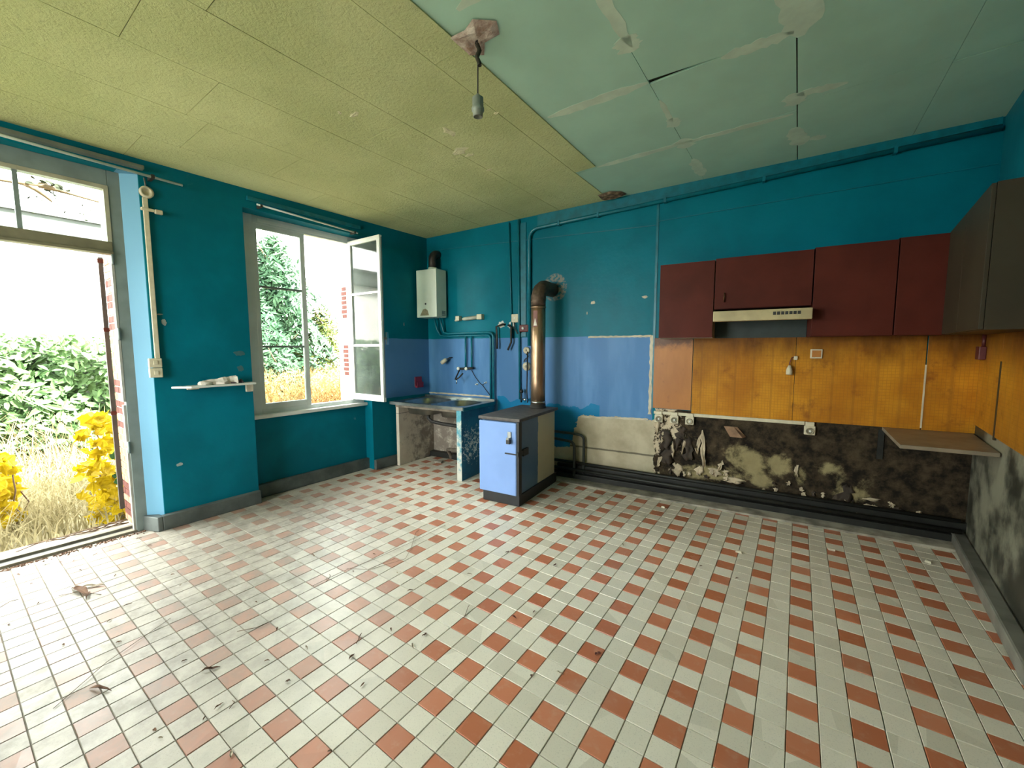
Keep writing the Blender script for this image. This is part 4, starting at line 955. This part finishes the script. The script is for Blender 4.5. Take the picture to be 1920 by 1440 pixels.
G().box(FL, 2.405, 2.47, .0, .03, 1.165, 1.24).make('bracket', m_raw, shf, bevel=.004)
G().box(FL, 2.86, 2.95, .0, .03, 1.225, 1.245).make('batten', m_raw, shf, bevel=.003)
def crumple(name, c, fr, sx, sd, sz, mat, seed, label, cat):
    q = G(); nx, ny = 10, 6; vs = []
    for j in range(ny + 1):
        for i in range(nx + 1):
            a = i / nx - .5; b = j / ny - .5; h = sz * (.45 + .55 * (a + .5)) * (1 - (2 * b) ** 2 * .6) + .018 * mnoise.noise(V((i * .9, j * .9, seed)))
            vs.append(at(fr, c[0] - a * sx, c[1] + b * sd * (1 + .3 * math.sin(i * 1.3)), c[2] + max(.003, h)))
    q.add(vs, [(j * (nx + 1) + i, j * (nx + 1) + i + 1, (j + 1) * (nx + 1) + i + 1, (j + 1) * (nx + 1) + i) for j in range(ny) for i in range(nx)])
    n0 = len(vs); low = [V((p.x, p.y, c[2] + .001)) for p in vs]
    b0 = [i for i in range(nx + 1)] + [j * (nx + 1) + nx for j in range(1, ny + 1)] + [ny * (nx + 1) + i for i in range(nx - 1, -1, -1)] + [j * (nx + 1) for j in range(ny - 1, 0, -1)]
    q.v += low; m_ = len(b0)
    for k in range(m_):
        q.f.append((b0[k], b0[(k + 1) % m_], n0 + b0[(k + 1) % m_], n0 + b0[k])); q.smooth.append(False)
    return tag(q.make(name, mat, loc=at(fr, *c)), label, cat)
crumple('paper_wad', (2.72, .068, 1.2625), FL, .30, .09, .075, m_paper, 4, 'crumpled pale paper lying on the white pier shelf', 'paper')
crumple('cloth_rag', (2.62, .066, 1.2625), FL, .20, .08, .030, simple('dark_rag', (.08, .06, .08), .9), 9, 'small dark rag under the paper on the pier shelf', 'rag')
m_chip = simple('chalky_chip', (.30, .36, .35), .9); m_chip2 = simple('faint_scuff', (.05, .16, .18), .9)
for nm, fr, s0, z0, w, h in (('chip', FL, 3.10, 1.895, .04, .012), ('chip', FL, 3.075, 1.83, .035, .06), ('chip', FL, 3.04, .55, .05, .03), ('chip', FL, .45, 1.93, .01, .05), ('chip', FL, .86, 1.63, .03, .03), ('chip', FB, 2.52, 2.12, .05, .035), ('chip', FB, 3.11, 2.15, .06, .03), ('chip', FL, 2.5, 1.40, .05, .06), ('chip', FL, 2.5, 1.55, .09, .05), ('chip', FB, 2.45, 2.0, .012, .03)):
    blob('paint_chip', s0, z0, w / 2, h / 2, (m_chip2 if s0 in (2.5, .86) else m_chip) if fr is FL else m_raw, int(s0 * 100), wall_left if fr is FL else wall_back, fr)
# pendant
pl = thing('pendant_lamp', 'bare lamp holder hanging on a thin cord from the broken ceiling plaster', 'lamp', V((-1.49, 1.815, 2.83)))
px, py = -1.485, 1.815; zc_ = ceil_z(px, py)
G().tube([V((px, py, zc_ + .01)), V((px + .003, py, zc_ - .10)), V((px, py, 2.96))], .0035, 6).make('cord', m_dark, pl)
G().tube([V((px, py, zc_ - .03)), V((px + .012, py + .004, zc_ - .06)), V((px - .004, py, zc_ - .09)), V((px + .012, py, zc_ - .125)), V((px + .014, py, zc_ - .14))], .012, 8).make('taped_joint', simple('black_tape', (.03, .025, .012), .7), pl)
G().tube([V((px, py, zc_ + .01)), V((px - .012, py, zc_ - .02)), V((px, py + .01, zc_ - .05))], .004, 6).make('hook', m_dark, pl)
G().lathe(V((px, py, 2.965)), (0, 0, -1), [(.006, 0), (.016, .012), (.030, .022), (.030, .07), (.034, .074), (.034, .088), (.028, .092), (.026, .118), (.022, .12), (.020, .09), (.001, .09)], 20).make('lamp_socket', simple('grey_lamp_socket', (.30, .33, .28), .45, var=.3, scale=30), pl)

# ================================================================== OUTSIDE
gnd = G(); gnd.add([(-4.95, -14, -.10), (-4.95, 26, -.10), (-60, 26, -.25), (-60, -14, -.25), (-4.95, -2.66, -.10), (20, -2.66, -.10), (20, -14, -.1)], [(0, 1, 2, 3), (0, 4, 5, 6)])
struct(gnd.make('ground', m_soil, recalc=False))
def leaf_cloud(pts, nrm, size, aspect, jitter, fold=.18):
    """folded leaves (6 verts, 4 tris as 2 quads each side) at pts; returns verts, faces"""
    n = len(pts); a = rng.normal(size=(n, 3)) * jitter + nrm; a /= np.linalg.norm(a, axis=1)[:, None]
    t = rng.normal(size=(n, 3)); t[:, 2] -= .5; t -= a * (t * a).sum(1)[:, None]; t /= np.linalg.norm(t, axis=1)[:, None]
    b = np.cross(a, t); s = (size * rng.uniform(.65, 1.25, n))[:, None]; w = s * aspect
    P = np.stack([pts - t * s * .5, pts - t * s * .12 + b * w * .5 + a * w * fold, pts + t * s * .2 + b * w * .42 + a * w * fold, pts + t * s * .55, pts + t * s * .2 - b * w * .42 + a * w * fold, pts - t * s * .12 - b * w * .5 + a * w * fold], 1)
    F = np.arange(n)[:, None, None] * 6 + np.array([[0, 1, 2, 3], [0, 3, 4, 5]])[None]
    return P.reshape(-1, 3), F.reshape(-1, 4)
def cloud_obj(name, vs, fs, mat, parent=None, loc=(0, 0, 0)):
    me = bpy.data.meshes.new(name); org = np.array(parent_org(parent) if parent else loc)
    me.vertices.add(len(vs)); me.vertices.foreach_set('co', (vs - org).ravel()); k = fs.shape[1]
    me.loops.add(fs.size); me.loops.foreach_set('vertex_index', fs.ravel().astype(np.int32))
    me.polygons.add(len(fs)); me.polygons.foreach_set('loop_start', np.arange(len(fs), dtype=np.int32) * k)
    me.update(calc_edges=True); me.materials.append(mat)
    o = bpy.data.objects.new(name, me); COL.objects.link(o)
    if parent: o.parent = parent
    else: o.location = V(loc)
    return o
def blades(name, base, h, w, lean, mat, parent=None, loc=(0, 0, 0)):
    n = len(base); d = rng.normal(size=(n, 2)); d /= np.linalg.norm(d, axis=1)[:, None]; hh = (h * rng.uniform(.5, 1.3, n))[:, None]
    L = (lean * hh * rng.uniform(.2, 1.2, (n, 1))); D = np.concatenate([d, np.zeros((n, 1))], 1); S = np.stack([-d[:, 1], d[:, 0], np.zeros(n)], 1) * (w / 2)
    Z = np.zeros((n, 3)); Z[:, 2] = 1
    p0 = base; p1 = base + Z * hh * .55 + D * L * .3; p2 = base + Z * hh * .95 + D * L
    P = np.stack([p0 - S, p0 + S, p1 + S * .8, p1 - S * .8, p2 + S * .15, p2 - S * .15], 1)
    F = np.arange(n)[:, None, None] * 6 + np.array([[0, 1, 2, 3], [3, 2, 4, 5]])[None]
    return cloud_obj(name, P.reshape(-1, 3), F.reshape(-1, 4), mat, parent, loc)
# whitewashed building beyond the hedge
bu = thing('building', 'whitewashed building beyond the laurel hedge', 'building', V((-13, 0, -.2)))
G().box(FW, -16, -13, -6, 3.6, -.2, 3.86).make('wall', m_facade, bu)
G().box(FW, -16.2, -12.75, -6.2, 3.8, 3.86, 4.32).make('eaves', m_roof, bu)
G().add([(-12.7, -6.3, 4.32), (-12.7, 3.9, 4.32), (-16, 3.9, 4.62), (-16, -6.3, 4.62), (-12.7, -6.3, 4.40), (-12.7, 3.9, 4.40), (-16, 3.9, 4.70), (-16, -6.3, 4.70)], [(0, 1, 2, 3), (4, 7, 6, 5), (0, 4, 5, 1), (1, 5, 6, 2), (2, 6, 7, 3), (3, 7, 4, 0)]).make('roof', m_roof, bu)
# laurel hedge: 300 nearest leaves singly, the rest as one mass
hg = thing('laurel_hedge', 'dense laurel hedge with glossy leaves outside the garden door', 'hedge', V((-9.6, .6, -.15)))
def hedge_pts(n):
    p = np.stack([rng.uniform(-10.4, -8.6, n), rng.uniform(-2.6, 3.4, n), rng.uniform(-.1, 1.80, n)], 1)
    face = rng.random(n) < .75
    bulge = .35 * np.sin(p[:, 1] * 2.1) * np.cos(p[:, 2] * 2.7) + .2 * np.sin(p[:, 1] * 5.3 + p[:, 2] * 4)
    p[face, 0] = (-8.95 + bulge[face] - .35 * np.clip(p[face, 2] - 1.2, 0, 1)) + rng.normal(size=face.sum()) * .10
    return p
hp_ = hedge_pts(13000); vs, fs = leaf_cloud(hp_, np.array([.75, -.1, .55]), .135, .36, .55); stuff(cloud_obj('leaf_mass', vs, fs, m_laurel, hg))
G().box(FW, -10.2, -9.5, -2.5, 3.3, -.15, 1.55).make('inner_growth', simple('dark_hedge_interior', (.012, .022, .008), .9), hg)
lp = G().add([(0, -.5, 0), (.18, -.12, .035), (.16, .2, .035), (0, .55, -.02), (-.16, .2, .035), (-.18, -.12, .035)], [(0, 1, 2, 3), (0, 3, 4, 5)])
lme = bpy.data.meshes.new('leaf'); lme.from_pydata([tuple(p) for p in lp.v], [], lp.f); lme.materials.append(m_laurel)
for k in range(290):
    y = random.uniform(.3, 2.5); z = random.uniform(.2, 1.72); bulge = .35 * math.sin(y * 2.1) * math.cos(z * 2.7) + .2 * math.sin(y * 5.3 + z * 4)
    o = bpy.data.objects.new('leaf', lme); COL.objects.link(o); o.parent = hg
    o.location = V((-8.80 + bulge - .35 * max(0, z - 1.2) + random.uniform(-.05, .12), y, z)) - V(hg.location)
    nrm = V((.75 + random.gauss(0, .4), random.gauss(0, .45), .55 + random.gauss(0, .35))).normalized()
    o.rotation_euler = (nrm.to_track_quat('Z', 'Y') @ __import__('mathutils').Quaternion((0, 0, 1), random.uniform(0, 6.28))).to_euler(); o.scale = (.19 * random.uniform(.8, 1.25),) * 3
# dry grass between house and hedge
n = 16000; b = np.stack([rng.uniform(-9.2, -5.2, n), rng.uniform(-2.5, 4.2, n), np.full(n, -.12)], 1)
go = blades('dry_grass', b, .30, .012, .9, m_drygrass); tag(go, 'pale dry grass growing up to the garden door', 'grass'); stuff(go)
n = 1200; b = np.stack([rng.uniform(-8.9, -7.6, n), rng.uniform(-2.0, 3.2, n), np.full(n, -.12)], 1)
go2 = blades('tall_dry_grass', b, .75, .012, .7, m_drygrass); tag(go2, 'tall pale straw stems at the foot of the hedge', 'grass'); stuff(go2)
# yellow creeper on both sides of the door
def creeper(label, c, ext, n, seed, leaves_single, ivy=0):
    t_ = thing('yellow_creeper', label, 'creeper', V((c[0], c[1], -.1))); r = random.Random(seed)
    for k in range(4):
        a = V((c[0] + r.uniform(-.1, .1), c[1] + r.uniform(-.15, .15), -.1)); pts = [a]
        for j in range(5): pts.append(pts[-1] + V((r.uniform(-.05, .05), r.uniform(-.07, .07), (c[2] + ext[2] + .1) / 5 * r.uniform(.8, 1))))
        G().tube(pts, .006, 6).make('stem', m_twig, t_)
    q = G().add([(0, -.5, 0), (.30, -.30, .06), (.46, .08, .04), (.16, .18, .05), (0, .6, -.03), (-.16, .18, .05), (-.46, .08, .04), (-.30, -.30, .06)], [(0, 1, 2, 3), (0, 3, 4, 5), (0, 5, 6, 7)])
    me = bpy.data.meshes.new('leaf'); me.from_pydata([tuple(p) for p in q.v], [], q.f); me.materials.append(m_yellow)
    me2 = me.copy(); me2.materials.clear(); me2.materials.append(m_ivy)
    for k in range(n):
        while True:
            p = V((r.gauss(0, .45), r.gauss(0, .45), r.uniform(-1, 1)))
            if p.xy.length < 1.0 - .35 * abs(p.z): break
        o = bpy.data.objects.new('leaf', me if k >= ivy else me2); COL.objects.link(o); o.parent = t_
        pos = V((c[0] + p.x * ext[0], c[1] + p.y * ext[1], c[2] + p.z * ext[2]))
        if k < ivy: pos = V((c[0] + .20 + r.uniform(-.06, .06), c[1] + ext[1] * .30 + r.uniform(-.08, .08), c[2] + r.uniform(-.9, .55) * ext[2]))
        o.location = pos - V(t_.location)
        nr = V((.7 + r.gauss(0, .5), -.2 + r.gauss(0, .5), .4 + r.gauss(0, .4))).normalized()
        o.rotation_euler = (nr.to_track_quat('Z', 'Y') @ __import__('mathutils').Quaternion((0, 0, 1), r.uniform(0, 6.28))).to_euler(); o.scale = (r.uniform(.075, .13) * (.75 if k < ivy else 1),) * 3
creeper('yellow autumn creeper with ivy at the right jamb of the garden door', (-5.40, .95, .42), (.24, .27, .56), 290, 3, True, 30)
creeper('yellow autumn creeper at the left of the garden door view', (-5.9, .30, .32), (.25, .17, .32), 170, 5, True)
# creeping stems along the threshold, litter of twigs
for k in range(7):
    y0 = .25 + k * .1; pts = [V((-5.02 + .02 * math.sin(k * 2.0 + j), y0 + j * .14 + .02 * math.sin(k + j * 2.1), -.02 + .05 * abs(math.sin(k * 1.3 + j * .9)))) for j in range(5)]
    tag(G().tube(pts, .004, 6).make('creeper_stem', m_twig, loc=pts[0]), 'thin brown creeper stem lying along the outer door threshold', 'stem', 'creeper stems on the outer threshold')
# hanging vine in the transom
vn = thing('hanging_vine', 'dark bare vine with a few leaves outside the transom', 'vine', V((-5.6, .7, 3.3)))
pts = [V((-5.6, -.3, 3.06)), V((-5.6, .2, 3.03)), V((-5.6, .50, 3.025)), V((-5.6, .72, 3.05)), V((-5.6, .9, 3.03)), V((-5.6, 1.12, 3.005))]
G().tube(pts, [.014, .014, .016, .03, .016, .012], 6).make('stem', m_twig, vn)
G().tube([V((-5.6, .60, 3.03)), V((-5.6, .68, 3.01)), V((-5.6, .74, 2.96)), V((-5.6, .77, 2.92))], [.014, .028, .020, .006], 6).make('stem', m_twig, vn)
q = G().add([(0, -.5, 0), (.22, -.15, .05), (.2, .2, .05), (0, .55, -.03), (-.2, .2, .05), (-.22, -.15, .05)], [(0, 1, 2, 3), (0, 3, 4, 5)])
me = bpy.data.meshes.new('leaf'); me.from_pydata([tuple(p) for p in q.v], [], q.f); me.materials.append(m_dim)
for k in range(44):
    o = bpy.data.objects.new('leaf', me); COL.objects.link(o); o.parent = vn
    y = random.gauss(.74, .07) if k < 22 else random.uniform(.6, 1.15); z = random.gauss(3.06, .03) if k < 22 else 3.0 - .22 * random.random()
    o.location = V((-5.6 + random.uniform(-.05, .05), y, z)) - V(vn.location); o.rotation_euler = [random.uniform(0, 6.28) for _ in range(3)]; o.scale = (random.uniform(.05, .09) if k < 22 else random.uniform(.02, .045),) * 3
# shrubs seen through the window
def bush(name, label, cat, c, ext, n, size, asp, mat, trunk=True):
    t_ = thing(name, label, cat, V((c[0], c[1], -.15)))
    p = rng.normal(size=(n, 3)); p /= np.linalg.norm(p, axis=1)[:, None]; p *= (rng.uniform(.25, 1, n) ** .45)[:, None]
    k = 1 + .28 * np.sin(p[:, 0] * 5 + 1.3 * p[:, 2] * 4) + .2 * np.sin(p[:, 1] * 7 + p[:, 2] * 5)
    taper = 1 - .42 * np.clip(p[:, 2], 0, 1)
    pts = np.array(c) + p * np.array(ext) * np.stack([k * taper, k * taper, np.ones(n)], 1)
    nr = p * .6 + np.array([.3, -.2, .6])
    vs, fs = leaf_cloud(pts, nr, size, asp, .5); stuff(cloud_obj('foliage', vs, fs, mat, t_))
    if trunk:
        G().tube([V((c[0], c[1], -.15)), V((c[0] + .05, c[1], c[2] * .5)), V((c[0], c[1] + .05, c[2] + ext[2] * .5))], [.06, .045, .015], 8).make('trunk', m_twig, t_)
        for j in range(7):
            a = j * .9; zz_ = c[2] - ext[2] * .3 + j * ext[2] * .16; b_ = V((c[0], c[1], zz_))
            G().tube([b_, b_ + V((math.cos(a) * ext[0] * .45, math.sin(a) * ext[1] * .45, .18)), b_ + V((math.cos(a) * ext[0] * .85, math.sin(a) * ext[1] * .85, .40))], [.022, .013, .004], 6).make('branch', m_twig, t_)
    return t_
bush('garden_tree', 'tall loose green tree seen through the left window leaf', 'tree', (-9.6, 4.55, 2.1), (1.1, .95, 2.0), 9500, .19, .26, m_shrub)
bush('garden_shrub', 'yellow-green shrub seen through the open window half', 'shrub', (-9.2, 5.40, 1.35), (.7, .62, 1.25), 3200, .12, .30, m_shrub2)
bush('garden_shrub', 'low dark green shrub at the foot of the tall tree', 'shrub', (-8.4, 4.0, .75), (.7, .55, .75), 2600, .13, .28, m_shrub)
n = 5200; b = np.stack([rng.uniform(-9.0, -6.6, n), rng.uniform(2.6, 7.6, n), np.full(n, -.15)], 1)
fo_ = blades('dry_bracken', b, 1.15, .02, .8, m_fern); tag(fo_, 'rusty dry bracken filling the lower part of the window view', 'bracken'); stuff(fo_)
n = 5000; b = np.stack([rng.uniform(-9.0, -6.6, n), rng.uniform(2.6, 7.6, n), rng.uniform(.3, 1.15, n)], 1)
vs, fs = leaf_cloud(b, np.array([.4, -.2, .7]), .11, .3, .7); o = cloud_obj('bracken_fronds', vs, fs, m_fern, fo_); stuff(o)

# ================================================================== LITTER ON THE FLOOR
def floor_pt(u, v, z=0.0):
    d = ray(u, v); t = (z - CAMP.z) / d.z; return CAMP + d * t
def leaf_piece(name, p, L_, W_, ang, mat, seed, label, cat, group=None):
    r = random.Random(seed); q = G(); n = 5; c, s_ = math.cos(ang), math.sin(ang); vs = []
    for i in range(n + 1):
        k = i / n; w = W_ * math.sin(math.pi * min(.97, max(.05, k))) * r.uniform(.7, 1.2); lift = .004 + L_ * .16 * abs(math.sin(k * 3 + seed)) * r.uniform(.4, 1)
        for sd, e in ((-1, .006), (0, 0), (1, .008)):
            x = (k - .5) * L_; y = sd * w / 2; vs.append(V((p.x + x * c - y * s_, p.y + x * s_ + y * c, .0015 + lift * (.5 if sd == 0 else 1) * (1 if 0 < i < n else .3) + e * 0)))
    q.add(vs, [(i * 3 + j, i * 3 + j + 1, (i + 1) * 3 + j + 1, (i + 1) * 3 + j) for i in range(n) for j in range(2)])
    return tag(q.make(name, mat, loc=(p.x, p.y, 0), recalc=False), label, cat, group)
big = [(150, 1110, .20, .045, .25, 'large curled dead leaf nearest the garden door'), (175, 1100, .14, .025, .75, None), (165, 1118, .12, .02, -.3, None), (188, 1294, .12, .022, .5, 'dark curled leaf lying alone on the lower left tiles'), (395, 1256, .08, .02, 1.0, 'small dark leaf strip below the floor centre-left')]
lbl = ['large curled dead leaf nearest the garden door', 'pale leaf strip leaning on the large dead leaf', 'thin dead leaf crossing under the large one', 'dark curled leaf lying alone at the lower left', 'short dark leaf strip on a pale tile left of centre']
for k, (u, v, L_, W_, a, _) in enumerate(big):
    leaf_piece('dead_leaf', floor_pt(u, v), L_, W_, a, m_leaf_dead if k != 1 else m_leaf_pale, 60 + k, lbl[k], 'leaf')
small = [(340, 1098), (325, 1078), (216, 1080), (18, 1172), (205, 1165), (70, 1132), (410, 1325), (385, 1348), (434, 1415), (680, 1285), (800, 1190), (795, 1192), (775, 1212), (733, 1181), (660, 1232), (540, 1278), (612, 1087), (664, 1072), (590, 1043), (588, 1041), (845, 952), (950, 1036), (965, 1158), (995, 1268), (1050, 1263), (1120, 1227), (1123, 1225), (1000, 1148), (880, 1077), (770, 1108), (1040, 1060), (1380, 1085), (1168, 1022), (1313, 1062), (222, 1205), (240, 1135), (300, 1385), (288, 1370), (310, 1450), (120, 1210), (90, 1060), (115, 1055), (140, 1052), (180, 1040), (205, 1032), (228, 1026), (262, 1010), (280, 1024), (300, 1012), (35, 1078), (60, 1095), (150, 1070), (575, 1215), (520, 1180), (480, 1130), (700, 1040), (745, 1075), (500, 1240), (620, 1410), (345, 1240)]
for k, (u, v) in enumerate(small):
    red = (u, v) in ((965, 1158), (1120, 1227), (1123, 1225), (950, 1036), (1040, 1060))
    leaf_piece('leaf_scrap', floor_pt(u + random.uniform(-2, 2), v), random.uniform(.018, .044), random.uniform(.007, .015), random.uniform(0, 6.28), m_leaf_pale if k % 4 == 0 else (m_brick if red else m_leaf_dead), 100 + k, 'small %s scrap of dead leaf scattered on the floor tiles' % ('pale straw-coloured' if k % 4 == 0 else ('brick red' if red else 'dark brown')), 'leaf', '%s leaf scraps on the floor' % ('pale' if k % 4 == 0 else ('red' if red else 'dark brown')))
tw = [([(690, 1070), (760, 1050), (770, 1030), (780, 1000), (785, 995)], 'long thin bent twig curving across the floor centre'), ([(650, 1067), (690, 1070), (740, 1048)], 'fine twig crossing the foot of the bent twig'), ([(585, 1100), (640, 1075), (700, 1050), (780, 1015), (835, 985)], 'longest straight twig lying toward the stove'), ([(100, 1330), (200, 1245), (320, 1160)], 'thin dry stem running up the left tiles'), ([(445, 1185), (480, 1180), (510, 1165)], 'short straw left of the floor centre'), ([(668, 1208), (678, 1190), (672, 1196)], 'short dark twig on a red tile in the middle'), ([(870, 1160), (878, 1140), (880, 1136)], 'tiny twig standing beside a red tile right of centre'), ([(0, 1140), (20, 1130), (35, 1125)], 'pale stem at the left edge of the floor'), ([(110, 1118), (150, 1112), (190, 1116)], 'straight stalk beside the large dead leaf'), ([(612, 1092), (620, 1082), (618, 1078)], 'small hooked twig near the long twigs'), ([(430, 1330), (440, 1320), (436, 1315)], 'tiny dark twig low on the left tiles')]
for k, (pp, l_) in enumerate(tw):
    P = [floor_pt(u, v) + ZU * (.004 + .006 * (i % 2)) for i, (u, v) in enumerate(pp)]
    tag(G().tube(P,   .0013 if k < 4 else .0018, 5).make('twig', m_twig, loc=P[0]), l_, 'twig')
for k, (u, v) in enumerate(((1243, 952), (1385, 1036), (1740, 1055), (1560, 1032))):
    p = floor_pt(u, v); r = random.Random(k); q = G()
    q.hexa([V((p.x + a + r.uniform(-.006, .006), p.y + b + r.uniform(-.006, .006), z)) for z, s_ in ((.001, 1), (.016, .6)) for a, b in ((-.02 * s_, -.012 * s_), (.02 * s_, -.012 * s_), (.02 * s_, .012 * s_), (-.02 * s_, .012 * s_))])
    tag(q.make('plaster_crumb', m_raw, loc=(p.x, p.y, 0)), 'pale crumb of fallen plaster on the floor near the burnt wall', 'plaster', 'plaster crumbs near the burnt wall')
# loose grit swept against the threshold
n = 260; tt = rng.uniform(3.3, 4.4, n); dd = -.10 + .015 + np.abs(rng.normal(0, .03, n)); q = G()
for i in range(n):
    p = at(FL, tt[i], dd[i], .001); s_ = random.uniform(.004, .012); q.add([p + V((-s_, -s_ * .6, 0)), p + V((s_, -s_ * .5, 0)), p + V((0, s_, 0)), p + V((0, 0, s_ * .8))], [(0, 1, 3), (1, 2, 3), (2, 0, 3)])
tag(stuff(q.make('door_grit', m_leaf_dead)), 'crumbs of leaf and grit along the inner edge of the threshold', 'grit')

# ---- light portals in the two openings (they only steer sampling toward the real sky)
for nm, t0, t1, z0, z1 in (('door_portal', 3.34, 4.40, .0, 2.95), ('window_portal', 1.15, 2.27, .92, 2.90)):
    l_ = bpy.data.lights.new(nm, 'AREA'); l_.shape = 'RECTANGLE'; l_.size = t1 - t0; l_.size_y = z1 - z0
    try: l_.cycles.is_portal = True
    except Exception: continue
    o = bpy.data.objects.new(nm, l_); COL.objects.link(o); p = at(FL, (t0 + t1) / 2, -.26, (z0 + z1) / 2)
    mm = Matrix.Identity(4); X, Y, Z = -ld, ZU, -ln
    for i in range(3): mm[i][0], mm[i][1], mm[i][2], mm[i][3] = X[i], Y[i], Z[i], p[i]
    o.matrix_world = mm

for k, (a, b) in enumerate(FILL_WIN):  # sampling portal for the added rear window
    l_ = bpy.data.lights.new('rear_fill_portal', 'AREA'); l_.shape = 'RECTANGLE'; l_.size = b - a; l_.size_y = RZ1 - RZ0; l_.cycles.is_portal = True
    o = bpy.data.objects.new('rear_fill_portal', l_); COL.objects.link(o); o.location = ((a + b) / 2, -2.60, (RZ0 + RZ1) / 2); o.rotation_euler = (math.radians(-90) + math.pi, 0, 0)
